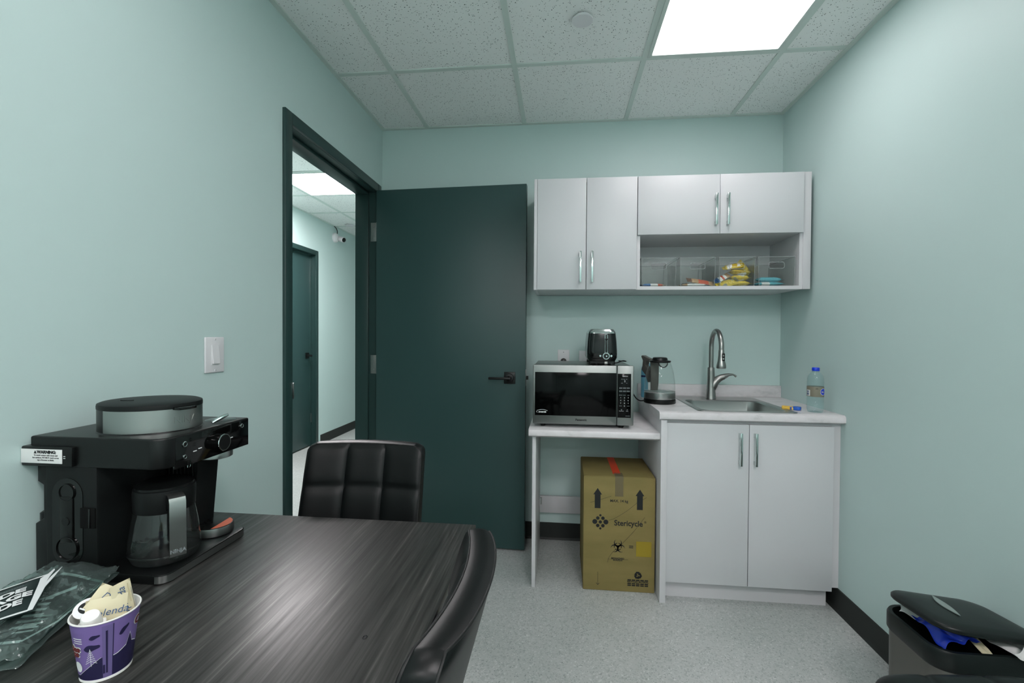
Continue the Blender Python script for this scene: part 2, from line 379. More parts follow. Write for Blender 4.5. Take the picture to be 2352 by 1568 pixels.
# door frame
def door_frame(fx, face, y0, y1, z1, sgn, depth, m):
    """hollow metal frame; fx = wall face, sgn = direction the face looks, depth of the jamb"""
    b = MB(); t = .014; fw = .0508
    xa, xb = sorted((fx - sgn * .002, fx + sgn * t))
    b.box(xa, xb, y0 - fw, y0, 0, z1 + fw, m, .003).box(xa, xb, y1, y1 + fw, 0, z1 + fw, m, .003)
    b.box(xa, xb, y0, y1, z1, z1 + fw, m, .003)
    xc, xd = sorted((fx - sgn * .001, fx - sgn * depth))
    b.box(xc, xd, y0 - .012, y0, 0, z1 + .01, m).box(xc, xd, y1, y1 + .012, 0, z1 + .01, m).box(xc, xd, y0, y1, z1, z1 + .012, m)
    xe, xf = sorted((fx - sgn * .045, fx - sgn * (depth)))
    b.box(xe, xf, y0, y0 + .016, 0, z1, m, .002).box(xe, xf, y1 - .016, y1, 0, z1, m, .002).box(xe, xf, y0 + .014, y1 - .014, z1 - .016, z1, m, .002)
    return b
fr = tag(door_frame(0, 0, OY0, OY1, OZ, 1, .126, 'frame_paint').box(-.134, -.118, OY0 - .05, OY0, 0, OZ + .05, 'frame_paint').box(-.134, -.118, OY1, OY1 + .05, 0, OZ + .05, 'frame_paint').build('trim_2'), 'dark green metal frame of the open doorway', 'door frame', kind='structure')
MB().box(-.04, .001, OY0 + .0005, OY0 + .0045, .975, 1.062, 'steel', .001).box(.001, .018, OY0 - .001, OY0 + .004, .985, 1.052, 'steel', .001).build('strike_plate', fr)
for z in (.25, 1.073, 1.888):
    h = MB().box(-.034, .004, OY1 - .003, OY1 - .0003, z - .057, z + .057, 'steel_light', .0005)
    for dz in (-.032, 0, .032): h.lathe([(.0, OY1 - .0045), (.0045, OY1 - .004), (.005, OY1 - .003)], (-.014, 0, z + dz), 'steel', 12, 'y')
    h.tube([(.007, OY1 - .006, z - .057), (.007, OY1 - .006, z + .057)], .006, 'steel_light', 10).build('hinge', fr)
# open door leaf (swung in against the back wall)
d1 = thing('door_1', 'dark green door swung open against the back wall', 'door', (.025, -.106, 0), radians(-3.0), kind='structure', world=False)
MB().box(0, .914, -.0445, 0, .012, 2.128, 'door_paint', .0015).build('door_leaf', d1)
lv = MB().box(.790, .856, -.0525, -.0445, .977, 1.045, 'black_plastic', .002)
lv.lathe([(.026, -.0535), (.024, -.060), (.012, -.062), (.011, -.088)], (.823, 0, 1.011), 'black_plastic', 24, 'y')
lv.box(.705, .836, -.095, -.083, 1.003, 1.017, 'black_plastic', .003)
lv.build('door_lever', d1)
MB().box(.9135, .9155, -.034, -.010, .965, 1.06, 'steel', .0005).prism([(.9155, -.03), (.928, -.016), (.9155, -.016)], 1.0, 1.022, 'steel').build('latch', d1)
# hall door
d2y0, d2y1 = D2
fr3 = tag(door_frame(HX, 0, d2y0, d2y1, 2.134, 1, .10, 'frame_paint').build('trim_3'), 'dark green metal frame of the closed hall door', 'door frame', kind='structure')
d2 = thing('door_2', 'closed dark green door across the hall', 'door', (HX, 1.595, 0), kind='structure')
MB().box(HX - .095, HX - .05, d2y0 + .004, d2y1 - .004, .015, 2.118, 'door_paint', .001).build('door_leaf', d2)
hl = MB().box(HX - .05, HX - .042, 1.945, 2.01, .985, 1.05, 'black_plastic', .002)
hl.tube([(HX - .045, 1.978, 1.017), (HX + .005, 1.978, 1.017)], .011, 'black_plastic').box(HX - .002, HX + .012, 1.86, 1.985, 1.01, 1.024, 'black_plastic', .003).build('door_lever', d2)
MB().box(HX - .047, HX - .038, 2.045, 2.052, .27, .37, 'steel_light').build('hinge', d2)

# ------------------------------------------------------------------ ceiling lights and fittings
def ceil_light(label, x0, x1, y0, y1, glow):
    t = thing('ceiling_light', label, 'ceiling light', ((x0 + x1) / 2, (y0 + y1) / 2, H), group='recessed square ceiling lights')
    f = MB(); e = .018
    for a in ((x0, x0 + e, y0, y1), (x1 - e, x1, y0, y1), (x0 + e, x1 - e, y0, y0 + e), (x0 + e, x1 - e, y1 - e, y1)): f.box(*a, H - .006, H + .012, 'grid_white', .001)
    f.build('frame', t)
    MB().box(x0 + e, x1 - e, y0 + e, y1 - e, H - .001, H + .003, glow).build('diffuser', t)
    return t
ceil_light('square lit ceiling panel above the sink cabinets', X0 + 2 * G + .012, X0 + 3 * G - .012, YC - G + .012, YC - .012, 'panel_glow')
ceil_light('square lit ceiling panel directly above the table', X0 + .012, X0 + G - .012, YC - 3 * G + .012, YC - 2 * G - .012, 'table_glow')
ceil_light('added fill light panel on the ceiling behind the viewer', X0 + 2 * G + .012, X0 + 3 * G - .012, YC - 5 * G + .012, YC - 4 * G - .012, 'fill_glow')  # this and the next two are added to brighten the room from the front
ceil_light('added fill light panel at the far end behind the viewer', X0 + .012, X0 + G - .012, YC - 7 * G + .012, YC - 6 * G - .012, 'fill_glow')
ceil_light('second added fill light panel at the far end behind the viewer', X0 + 2 * G + .012, X0 + 3 * G - .012, YC - 9 * G + .012, YC - 8 * G - .012, 'fill_glow')
ceil_light('square lit ceiling panel in the hall, seen through the doorway', -1.196, -.61, .684, 1.27, 'hall_glow')
def cover(label, x, y, r):
    tag(MB().lathe([(0, H - .012), (r * .97, H - .012), (r, H - .009), (r, H - .006), (r * .82, H - .005), (r * .82, H + .002)], (x, y, 0), 'plate_white', 40).build('ceiling_cover_plate', loc=(x, y, H)), label, 'sprinkler cover')
cover('round white cover plate on the room ceiling tile', 1.2147, -.9347, .043)
cover('round white cover plate on the hall ceiling', -1.37, 2.44, .055)
t = thing('security_camera', 'small white security camera on the hall wall near the ceiling', 'security camera', (HX, 2.50, 2.42))
MB().lathe([(0, HX + .03), (.05, HX + .03), (.058, HX + .02), (.058, HX)], (0, 2.50, 2.42), 'plate_white', 28, 'x').build('mount', t)
cb = MB(); Mx = Matrix.Translation((HX + .06, 2.55, 2.41)) @ Euler((0, radians(15), radians(-25))).to_matrix().to_4x4()
cb.lathe([(0, -.05), (.026, -.05), (.032, -.04), (.032, .05), (.028, .056)], (0, 0, 0), 'plate_white', 24, 'x', M=Mx).build('housing', t)
MB().lathe([(0, .0555), (.024, .0555), (.026, .05)], (0, 0, 0), 'black_gloss', 24, 'x', M=Mx).build('lens', t)
MB().tube(bez((HX + .01, 2.47, H), (HX + .02, 2.50, 2.54), (HX + .03, 2.53, 2.52), (HX + .02, 2.53, 2.47)), .005, 'black_plastic', 8).build('cable', t)

# light switch on the left wall
t = thing('light_switch', 'white rocker light switch on the left wall beside the door', 'light switch', (0, -1.45, 1.188))
y0, y1, z0, z1 = -1.4925, -1.4075, 1.130, 1.247
MB().box(0, .006, y0, y1, z0, z1, 'plate_white', .0035, 3).build('plate', t)
MB().box(.004, .0075, -1.4665, -1.4335, 1.155, 1.222, 'plate_white', .0015).prism([(1.160, .0075), (1.219, .0075), (1.165, .0125), (1.160, .0125)], -1.464, -1.436, 'plate_white', axis='y', M=Matrix(((0, 0, 1, 0), (0, 1, 0, 0), (1, 0, 0, 0), (0, 0, 0, 1)))).build('rocker', t)
for z in (1.138, 1.239): MB().lathe([(0, .0075), (.0032, .007), (.0038, .0055)], (0, -1.45, z), 'plate_white', 12, 'x').box(.0072, .0078, -1.4503, -1.4497, z - .0028, z + .0028, 'dark_hole').build('screw', t)
# outlets
def outlet(label, x, z, plug):
    t = thing('wall_outlet', label, 'wall outlet', (x, 0, z))
    MB().box(x - .036, x + .036, -.006, 0, z - .058, z + .058, 'plate_white', .003, 3).build('plate', t)
    if plug:
        MB().lathe([(.017, -.006), (.0185, -.009), (.0185, -.012), (0, -.012)], (x, 0, z - .012), 'grey_plastic', 28, 'y').lathe([(.0145, -.012), (.012, -.019), (.004, -.021), (0, -.021)], (x, 0, z - .012), 'black_plastic', 24, 'y').build('socket', t)
        MB().lathe([(0, -.0068), (.003, -.0065), (.0035, -.0055)], (x, 0, z + .043), 'steel_light', 10, 'y').build('screw', t)
    else:
        MB().box(x - .017, x + .017, -.0085, -.005, z - .034, z + .034, 'plate_white', .002).build('socket', t)
outlet('white wall plate with dark round socket above the microwave', 1.155, 1.113, True)
outlet('white wall outlet plate half hidden behind the toaster', 1.285, 1.108, False)

# ------------------------------------------------------------------ wall cabinets
def bar_handle(mb_parent, x, yf, z0, z1):
    b = MB().box(x - .005, x + .005, yf - .030, yf - .022, z0, z1, 'chrome', .001)
    for z in (z0, z1 - .024): b.prism([(yf, z + (.004 if z == z0 else 0)), (yf, z + (.020 if z == z0 else .020)), (yf - .024, z + .024), (yf - .024, z)], x - .0045, x + .0045, 'chrome', axis='x', bev=.001)
    return b.build('handle', mb_parent)
UY = -.352; UF = -.370; UZ0, UZ1 = 1.503, 2.094
t = thing('wall_cabinet', 'tall white two-door wall cabinet nearest the open door', 'cabinet', (1.26, UY / 2, UZ0))
MB().box(.990, 1.006, UF, 0, UZ0, UZ1, 'melamine_edge', .0006).box(1.518, 1.534, UY, 0, UZ0, UZ1, 'melamine_edge').box(1.006, 1.518, UY, 0, UZ0, UZ0 + .016, 'melamine_edge').box(1.006, 1.518, UY, 0, UZ1 - .018, UZ1 - .002, 'melamine_edge').box(1.006, 1.518, -.012, 0, UZ0, UZ1 - .002, 'melamine_edge').build('carcass', t)
for xa, xb, hx in ((1.0075, 1.2665, 1.2375), (1.2695, 1.5305, 1.2985)):
    d = MB().box(xa, xb, UF, UY - .001, UZ0 + .001, UZ1, 'melamine', .0008).build('door', t)
    bar_handle(d, hx, UF, 1.540, 1.704)
t = thing('wall_cabinet', 'white wall cabinet with open bin shelf below two short doors', 'cabinet', (1.97, UY / 2, UZ0))
MB().box(1.5345, 1.550, UY, 0, UZ0, UZ1 - .002, 'melamine_edge').box(2.345, 2.361, UY, 0, UZ0, UZ1 - .002, 'melamine_edge').box(1.550, 2.345, UY, 0, UZ0, UZ0 + .018, 'melamine_edge').box(1.550, 2.345, UY, 0, 1.788, 1.804, 'melamine_edge').box(1.550, 2.345, UY, 0, UZ1 - .018, UZ1 - .002, 'melamine_edge').box(1.550, 2.345, -.014, 0, UZ0, UZ1 - .002, 'melamine_edge').build('carcass', t)
MB().box(2.361, 2.398, UY - .004, UY + .012, UZ0, UZ1 + .004, 'melamine_edge', .0006).build('filler_strip', t)
for xa, xb, hx in ((1.5345, 1.947, 1.925), (1.949, 2.356, 1.9835)):
    d = MB().box(xa, xb, UF, UY - .001, 1.789, UZ1, 'melamine', .0008).build('door', t)
    bar_handle(d, hx, UF, 1.830, 1.990)
SHELF = UZ0 + .018

# clear bins
def clear_bin():
    """open tray, front wall with a handle cut-out; local: front at y=0, depth +y, width centred"""
    b = MB(); w0, w1, dp, h, t_ = .085, .0905, .30, .152, .0022
    def wall(p):  # quads as thin solids
        b.raw(p, [(0, 1, 2, 3), (7, 6, 5, 4), (0, 4, 5, 1), (1, 5, 6, 2), (2, 6, 7, 3), (3, 7, 4, 0)], 'clear_acrylic', False)
    def slab(a, bb_, c, d, n): wall([a, bb_, c, d] + [tuple(Vector(q) + Vector(n) * t_) for q in (a, bb_, c, d)])
    slab((-w0, 0, 0), (w0, 0, 0), (w0, dp, 0), (-w0, dp, 0), (0, 0, 1))
    slab((-w0, 0, 0), (-w0, dp, 0), (-w1, dp, h), (-w1, 0, h), (1, 0, 0))
    slab((w0, 0, 0), (w0, dp, 0), (w1, dp, h), (w1, 0, h), (-1, 0, 0))
    slab((-w0, dp, 0), (w0, dp, 0), (w1, dp, h), (-w1, dp, h), (0, -1, 0))
    hz0, hz1, hx0, hx1 = .092, .124, -.038, .038
    def q(x, z): k = w0 + (w1 - w0) * z / h; return (x if abs(x) < .05 else math.copysign(k, x), 0, z)
    for (xa, xb, za, zb) in ((-1, 1, 0, hz0), (-1, 1, hz1, h), (-1, hx0, hz0, hz1), (hx1, 1, hz0, hz1)): slab(q(xa, za), q(xb, za), q(xb, zb), q(xa, zb), (0, 1, 0))
    return b
def rimtubes():
    w0, w1, dp, h = .085, .0905, .30, .152
    b = MB()
    P = [(-w1, 0, h), (w1, 0, h), (w1, dp, h), (-w1, dp, h)]
    b.tube(P, .0014, 'clear_rim', 6, closed=True)
    for sx in (-1, 1):
        b.tube([(sx * w0, .001, .001), (sx * w1, .001, h)], .0012, 'clear_rim', 6)
        b.tube([(sx * w0, dp, .001), (sx * w1, dp, h)], .0012, 'clear_rim', 6)
    b.tube([(-w0, 0, .001), (w0, 0, .001)], .0012, 'clear_rim', 6)
    return b
def handle_rim():
    b = MB(); p = rrect(-.038, .038, .092, .124, .010, 5)
    b.tube([(x, .001, z) for x, z in p], .0016, 'clear_rim', 6, closed=True)
    return b
BX = (1.652, 1.851, 2.049, 2.245)
BL = ('clear bin with a flat red and blue snack bar, leftmost on the shelf', 'clear bin holding brown and red granola bars, second from the left', 'clear bin piled with yellow snack packets', 'clear bin with the turquoise packet, beside the right wall')
for i, x in enumerate(BX):
    if i == 0:
        bin0 = thing('storage_bin', BL[0], 'storage bin', (x, -.332, SHELF), world=False, group='clear bins on the open shelf')
        clear_bin().build('tray', bin0); rimtubes().build('rim', bin0); handle_rim().build('handle', bin0)
    else: dup(bin0, (x, -.332, SHELF), BL[i])

# snack packets: a pillow pouch with crimped ends; local length along x
def pouch(l, w, h, bands, m2=None, crimp=.010, seed=0):
    rnd = random.Random(seed); nx, ny = 24, 10; b = MB()
    def zt(u, v):
        e = max(0, 1 - abs(2 * u - 1) ** 3.5); s = max(0, 1 - abs(2 * v - 1) ** 2.2)
        return h / 2 * (e ** .6) * (s ** .7)
    wr = [[rnd.uniform(-.06, .06) * h for _ in range(ny + 1)] for _ in range(nx + 1)]
    for side in (1, -1):
        vs = []
        for i in range(nx + 1):
            for j in range(ny + 1):
                u, v = i / nx, j / ny; z = zt(u, v)
                if z > h * .15: z += wr[i][j]
                vs.append(((u - .5) * l, (v - .5) * w * (1 - .05 * sin(pi * u)), h / 2 + side * z))
        for i in range(nx):
            mt = bands[0][1]
            for u0, mm_ in bands:
                if i / nx >= u0: mt = mm_
            fs = []
            for j in range(ny):
                a = i * (ny + 1) + j; q = (a, a + 1, a + ny + 2, a + ny + 1); fs.append(q if side < 0 else q[::-1])
            ids = sorted({k for f in fs for k in f}); mp = {k: n for n, k in enumerate(ids)}
            b.raw([vs[k] for k in ids], [[mp[k] for k in f] for f in fs], mt, True)
    for s in (-1, 1):
        z0 = h / 2; xe = s * l / 2
        zz = []
        for k in range(13): y = (-.5 + k / 12) * w; zz += [(xe, y, z0), (xe + s * crimp, y + (.0012 if k % 2 else -.0012), z0 + (.001 if k % 2 else -.001))]
        b.raw(zz, [(2 * k, 2 * k + 1, 2 * k + 3, 2 * k + 2) for k in range(12)], bands[0][1] if s < 0 else bands[-1][1], True)
    return b
def snack(label, cat, loc, rot, l, w, h, bands, seed, name='snack_bar', group=None):
    o = pouch(l, w, h, bands, seed=seed).build(name, ang=60)
    o.location = loc; o.rotation_euler = rot; return tag(o, label, cat, group)
z = SHELF + .003
snack('flat snack bar in blue, white and red wrapper in leftmost bin', 'snack', (1.628, -.29, z), (0, 0, radians(6)), .118, .036, .017, [(0, 'snack_blue'), (.35, 'label_white'), (.68, 'snack_red'), (.9, 'snack_tan')], 1)
snack('tan and white wrapped bar lying flat at front of second bin', 'snack', (1.838, -.300, z), (0, 0, radians(-5)), .125, .034, .015, [(0, 'snack_tan'), (.22, 'label_white'), (.85, 'label_white')], 2)
snack('brown and red granola bar resting tilted on the white bar', 'snack', (1.872, -.285, z + .020), (radians(38), radians(9), radians(4)), .120, .040, .017, [(0, 'snack_brown'), (.12, 'snack_tan'), (.38, 'snack_red'), (.66, 'snack_red'), (.86, 'snack_tan')], 3)
snack('dark wrapped bar behind the granola bars in second bin', 'snack', (1.845, -.20, z), (0, 0, radians(20)), .11, .036, .028, [(0, 'black_plastic'), (.4, 'print_grey'), (.7, 'snack_tan')], 4)
YS = [((2.015, -.285, z + .004), (radians(40), radians(-18), radians(5)), 'yellow packet leaning on edge at front left of its bin'),
      ((2.080, -.285, z), (0, 0, radians(2)), 'yellow snack packet lying lowest at front of its bin'),
      ((2.078, -.278, z + .031), (0, radians(0), radians(-4)), 'yellow packet second from the bottom of the pile'),
      ((2.082, -.268, z + .063), (0, radians(3), radians(6)), 'yellow packet third up in the pile'),
      ((2.055, -.262, z + .094), (radians(22), radians(-8), radians(-10)), 'yellow packet tilted on top of the pile, left'),
      ((2.105, -.235, z + .098), (radians(66), radians(50), radians(6)), 'yellow packet standing up at the top right of the pile'),
      ((1.995, -.16, z), (0, 0, radians(70)), 'yellow packet lying at the back of the yellow bin')]
for k, (lo, ro, lb) in enumerate(YS):
    snack(lb, 'snack', lo, ro, .088 if k not in (5,) else .07, .055, .030, [(0, 'snack_yellow'), (.12, 'snack_print'), (.86, 'snack_yellow')], 10 + k, 'snack_packet', 'yellow snack packets in the third bin')
snack('small tan packet with red and blue print, left in the yellow bin', 'snack', (2.000, -.255, z + .042), (radians(40), radians(-30), 0), .062, .04, .018, [(0, 'snack_blue'), (.2, 'label_white'), (.42, 'snack_red'), (.62, 'label_white'), (.8, 'snack_tan')], 21, 'snack_packet')
snack('turquoise packet lying flat in the rightmost bin', 'snack', (2.222, -.290, z), (0, 0, radians(-2)), .135, .055, .022, [(0, 'snack_teal'), (.2, 'label_white'), (.5, 'snack_teal'), (.85, 'snack_teal')], 30, 'snack_packet')
snack('turquoise packet stacked on the flat one in the rightmost bin', 'snack', (2.226, -.282, z + .0225), (radians(6), 0, radians(1)), .122, .05, .026, [(0, 'snack_teal'), (.15, 'snack_teal'), (.9, 'snack_teal_dark')], 31, 'snack_packet')

# ------------------------------------------------------------------ sink cabinet, worktops
t = thing('sink_cabinet', 'white two-door base cabinet under the sink', 'cabinet', (2.0, -.3, 0))
MB().box(1.609, 1.6365, -.632, -.002, 0, .864, 'melamine_edge', .0008).build('side_panel', t)
MB().box(1.6365, 1.652, -.600, -.01, .09, .864, 'melamine_edge').box(2.366, 2.382, -.600, -.01, .09, .864, 'melamine_edge').box(1.652, 2.366, -.600, -.01, .09, .106, 'melamine_edge').box(1.652, 2.366, -.026, -.01, .106, .864, 'melamine_edge').box(1.652, 2.366, -.600, -.58, .80, .862, 'melamine_edge').build('carcass', t)
MB().box(1.6365, 2.382, -.566, -.55, 0, .09, 'melamine_edge').build('toe_kick', t)
MB().box(2.382, 2.4165, -.60, -.584, .104, .864, 'melamine_edge').build('filler_strip', t)
for xa, xb, hx in ((1.6385, 2.0085, 1.966), (2.0115, 2.378, 2.033)):
    d = MB().box(xa, xb, -.620, -.601, .095, .850, 'melamine', .0008).build('door', t)
    bar_handle(d, hx, -.620, .663, .815)
# worktop with sink cut-out and backsplash
t = thing('countertop', 'white marbled laminate countertop holding the sink', 'countertop', (2.0, -.3, .865))
sx0, sx1, sy0, sy1 = 1.800, 2.225, -.590, -.09
ZT = .905; c = MB()
nose = [(-.64 + .012, .865), (-.64, .872), (-.64, .893), (-.64 + .004, .901), (-.64 + .012, ZT), (sy0, ZT), (sy0, .865)]
c.prism(nose, 1.600, W - .0005, 'laminate', axis='x')
c.box(1.600, sx0, sy0, -.0005, .865, ZT, 'laminate').box(sx1, W - .0005, sy0, -.0005, .865, ZT, 'laminate').box(sx0, sx1, sy1, -.0005, .865, ZT, 'laminate')
c.build('worktop', t)
MB().box(1.600, W - .0005, -.022, -.0005, ZT, .973, 'laminate', .003).build('backsplash', t)
# sink
t = thing('sink', 'stainless steel drop-in sink set into the countertop', 'sink', (2.01, -.34, ZT))
def loft(loops, m, cap=False):
    b = MB(); n = len(loops[0]); vs = [v for l in loops for v in l]; fs = []
    for j in range(len(loops) - 1):
        for i in range(n): fs.append((j * n + i, j * n + (i + 1) % n, (j + 1) * n + (i + 1) % n, (j + 1) * n + i))
    if cap: fs.append([(len(loops) - 1) * n + i for i in range(n)])
    return b.raw(vs, fs, m, True)
def rl(x0, x1, y0, y1, r, z, n=8): return [(x, y, z) for x, y in rrect(x0, x1, y0, y1, r, n)]
X0s, X1s, Y0s, Y1s = 1.786, 2.237, -.606, -.076
bx0, bx1, by0, by1 = 1.822, 2.200, -.572, -.205
loft([rl(X0s, X1s, Y0s, Y1s, .03, ZT + .0005), rl(X0s + .004, X1s - .004, Y0s + .004, Y1s - .004, .028, ZT + .004), rl(X0s + .012, X1s - .012, Y0s + .012, Y1s - .012, .025, ZT + .003),
      rl(bx0 - .006, bx1 + .006, by0 - .006, by1 + .006, .055, ZT + .002), rl(bx0, bx1, by0, by1, .05, ZT - .004), rl(bx0 + .008, bx1 - .008, by0 + .008, by1 - .008, .05, ZT - .13), rl(bx0 + .03, bx1 - .03, by0 + .03, by1 - .03, .05, ZT - .158), rl(bx0 + .13, bx1 - .13, by0 + .13, by1 - .13, .04, ZT - .162)], 'steel', True).build('basin', t)
MB().lathe([(.040, ZT - .1605), (.040, ZT - .158), (.030, ZT - .158), (.026, ZT - .166), (0, ZT - .166)], (2.01, -.39, 0), 'chrome', 28).build('drain', t)
# faucet
t = thing('faucet', 'brushed nickel pull-down kitchen faucet behind the sink', 'faucet', (1.979, -.142, ZT + .003))
fx, fy = 1.984, -.142; zb = ZT + .003
fb = MB().lathe([(.0285, zb), (.0275, zb + .006), (.0235, zb + .05), (.0205, zb + .10), (.019, zb + .15), (.0185, zb + .172), (.016, zb + .176)], (fx, fy, 0), 'nickel', 32)
pts = bez((fx + .002, fy, zb + .035), (fx + .010, fy, zb + .075), (fx + .022, fy, zb + .112), (fx + .068, fy - .004, zb + .124), 14)
fb.tube(pts, [.014, .017, .0195, .021, .022, .0225, .0225, .022, .0215, .021, .0203, .0195, .0185, .0175, .0165], 'nickel', 20)
fb.build('body', t)
dx, dy = -.02, -1.0; dl = sqrt(dx * dx + dy * dy); dx /= dl; dy /= dl; reach = .175
def ax(s, z): return (fx + dx * s, fy + dy * s, z)
arc = [ax(0, zb + .17), ax(0, zb + .22), ax(0, zb + .28), ax(0, zb + .293)] + [ax(reach / 2 * (1 - cos(a)), zb + .293 + reach / 2 * sin(a)) for a in [pi * k / 18 for k in range(1, 18)]] + [ax(reach, zb + .290), ax(reach, zb + .282)]
MB().tube(arc, .0128, 'nickel', 20).build('spout', t)
hx_, hy_ = fx + dx * reach, fy + dy * reach
sp = MB().lathe([(.0128, zb + .285), (.0122, zb + .281), (.0138, zb + .277), (.0150, zb + .250), (.0180, zb + .222), (.0235, zb + .200), (.0245, zb + .188), (.0225, zb + .182), (.014, zb + .182), (.012, zb + .185), (0, zb + .185)], (hx_, hy_, 0), 'nickel', 28).build('spray_head', t)
MB().box(hx_ - .0015, hx_ + .013, hy_ - .0205, hy_ - .013, zb + .222, zb + .262, 'black_plastic', .003, 3).box(hx_ + .0015, hx_ + .009, hy_ - .0215, hy_ - .019, zb + .228, zb + .238, 'steel_light', .001).box(hx_ + .0015, hx_ + .008, hy_ - .0215, hy_ - .018, zb + .245, zb + .254, 'steel_light', .001).build('spray_button', sp)
MB().lathe([(.021, zb + .1818), (.0, zb + .1812)], (hx_, hy_, 0), 'black_plastic', 28).lathe([(.009, zb + .1812), (.0, zb + .1802)], (hx_, hy_, 0), 'grey_plastic', 20).build('spray_face', sp)
MB().tube([(fx + .067, fy - .004, zb + .124), (fx + .075, fy - .004, zb + .128), (fx + .095, fy - .005, zb + .136), (fx + .115, fy - .006, zb + .137), (fx + .128, fy - .007, zb + .132)], [.0158, .0145, .0085, .005, .0045], 'nickel', 16).tube([(fx + .126, fy - .007, zb + .133), (fx + .134, fy - .007, zb + .126)], [.0055, .006], 'nickel', 12).build('lever', t)

# lower worktop with leg
t = thing('low_worktop', 'low white marbled worktop carrying the microwave', 'worktop', (1.3, -.3, 0))
c = MB(); nose = [(-.612 + .012, .762), (-.612, .770), (-.612, .789), (-.608, .797), (-.600, .800), (-.0005, .800), (-.0005, .762)]
c.prism(nose, .984, 1.6088, 'laminate', axis='x').build('worktop_slab', t)
MB().box(1.0, 1.018, -.565, -.0165, 0, .762, 'melamine_edge', .0006).build('leg_panel', t)
MB().box(1.018, 1.6088, -.034, -.0175, .174, .276, 'melamine_edge', .0006).build('rear_rail', t)
MB().box(1.018, 1.030, -.058, -.034, .232, .268, 'steel_light', .001).box(1.018, 1.0215, -.075, -.034, .228, .272, 'plate_white', .001).build('corner_bracket', t)

# ------------------------------------------------------------------ microwave
t = thing('microwave', 'stainless and black microwave oven on the low worktop', 'microwave', (1.246, -.34, .800))
x0, x1, yf, z0, z1 = 1.000, 1.494, -.550, .818, 1.112
MB().box(x0 + .004, x1 - .004, yf + .030, -.135, z0 + .004, z1 - .002, 'oven_steel', .004).build('casing', t)
dsp = 1.4135
fm = MB().prism(rrect(x0, dsp - .001, z0, z1, .006, 4), yf, yf + .034, 'oven_steel', axis='y', bev=.003)
fm.build('door', t)
dr = [o for o in t.children if o.name.startswith('door')][0]
MB().box(1.0105, 1.4105, yf - .0012, yf + .004, .860, 1.076, 'oven_glass', .001).build('window', dr)
MB().text('Panasonic', .014, 'print_black', frame_front(1.240, yf - .0003, .841), bold=.0006).build('brand_lettering', dr)
lg = MB().text('INVERTER', .0085, 'print_white', frame_front(1.048, yf - .0014, .8765), bold=.0005, shear=.15)
arcp = [(-.028 + .006 * k, .004 + .007 * sin(pi * (k + .5) / 10)) for k in range(10)]
lg.flat(arcp + [(p[0], p[1] + .0014) for p in arcp[::-1]], 'print_white', frame_front(1.048, yf - .0014, .8775))
lg.flat([(-.028, .003), (-.024, -.005), (-.030, 0)], 'print_white', frame_front(1.048, yf - .0014, .8775)).build('window_logo', dr)
MB().prism(rrect(dsp + .0005, x1, z0, z1, .006, 4), yf, yf + .034, 'oven_steel', axis='y', bev=.003).build('control_frame', t)
cp = MB().box(1.4165, 1.481, yf - .0012, yf + .004, .857, 1.073, 'oven_glass', .001).build('control_panel', t)
k = MB(); fy0 = yf - .0014
k.text('Genius', .0095, 'print_white', frame_front(1.4515, fy0, 1.0615), shear=.2)
for i, (xx, zz, ww) in enumerate([(1.437, 1.0465, .008), (1.447, 1.0465, .008), (1.459, 1.0465, .006), (1.437, 1.027, .008), (1.460, 1.027, .005)]): k.box(xx - ww / 2, xx + ww / 2, fy0 - .0002, fy0, zz - .0012, zz + .0012, 'print_grey')
k.build('display_lettering', cp); k = MB()
for rz, hh in ((1.005, .0028), (.9895, .0036)):
    for xx in (1.4315, 1.4495, 1.4675):
        for q in range(2): k.box(xx - .0075, xx + .0075, fy0 - .0002, fy0, rz - q * .004 - .0012, rz - q * .004 + .0009, 'print_grey')
for xx, ww in ((1.4315, .016), (1.4495, .012), (1.468, .010)): k.box(xx - ww / 2, xx + ww / 2, fy0 - .0002, fy0, .9668, .9690, 'print_grey')
for r_, row in enumerate(('123', '456', '789')):
    for c_, ch in enumerate(row): k.text(ch, .0085, 'print_white', frame_front(1.4315 + .018 * c_, fy0, .9555 - .0137 * r_))
k.text('0', .0085, 'print_white', frame_front(1.4495, fy0, .9145)).box(1.425, 1.437, fy0 - .0002, fy0, .914, .916, 'print_grey').box(1.462, 1.474, fy0 - .0002, fy0, .914, .916, 'print_grey')
k.build('keypad_lettering', cp); k = MB()
k.text('Stop/Reset', .0052, 'print_white', frame_front(1.435, fy0, .890)).box(1.4335, 1.4385, fy0 - .0002, fy0, .8945, .8985, 'print_grey').build('stop_lettering', cp); k = MB()
k.text('Start', .0052, 'print_white', frame_front(1.463, fy0, .890))
k.box(1.461, 1.466, fy0 - .0002, fy0, .8945, .8985, 'print_grey')
k.build('start_lettering', cp)
MB().box(1.455, 1.476, fy0 - .0002, fy0, .865, .867, 'print_grey').build('model_marking', cp)
MB().text('2', .0125, 'screen_digit', frame_front(1.4505, fy0, 1.0365)).build('display_digit', cp)
for xx in (1.05, 1.44):
    for yy in (-.50, -.18): MB().lathe([(.012, .800), (.014, .806), (.014, .823)], (xx, yy, 0), 'black_plastic', 16).build('foot', t)
MB().tube(bez((1.4905, -.30, 1.085), (1.512, -.31, 1.085), (1.515, -.31, 1.06), (1.500, -.31, 1.045), 8) + bez((1.500, -.31, 1.045), (1.51, -.31, 1.03), (1.51, -.31, 1.01), (1.4905, -.31, 1.0), 6), .003, 'black_plastic', 8).build('cord', t)

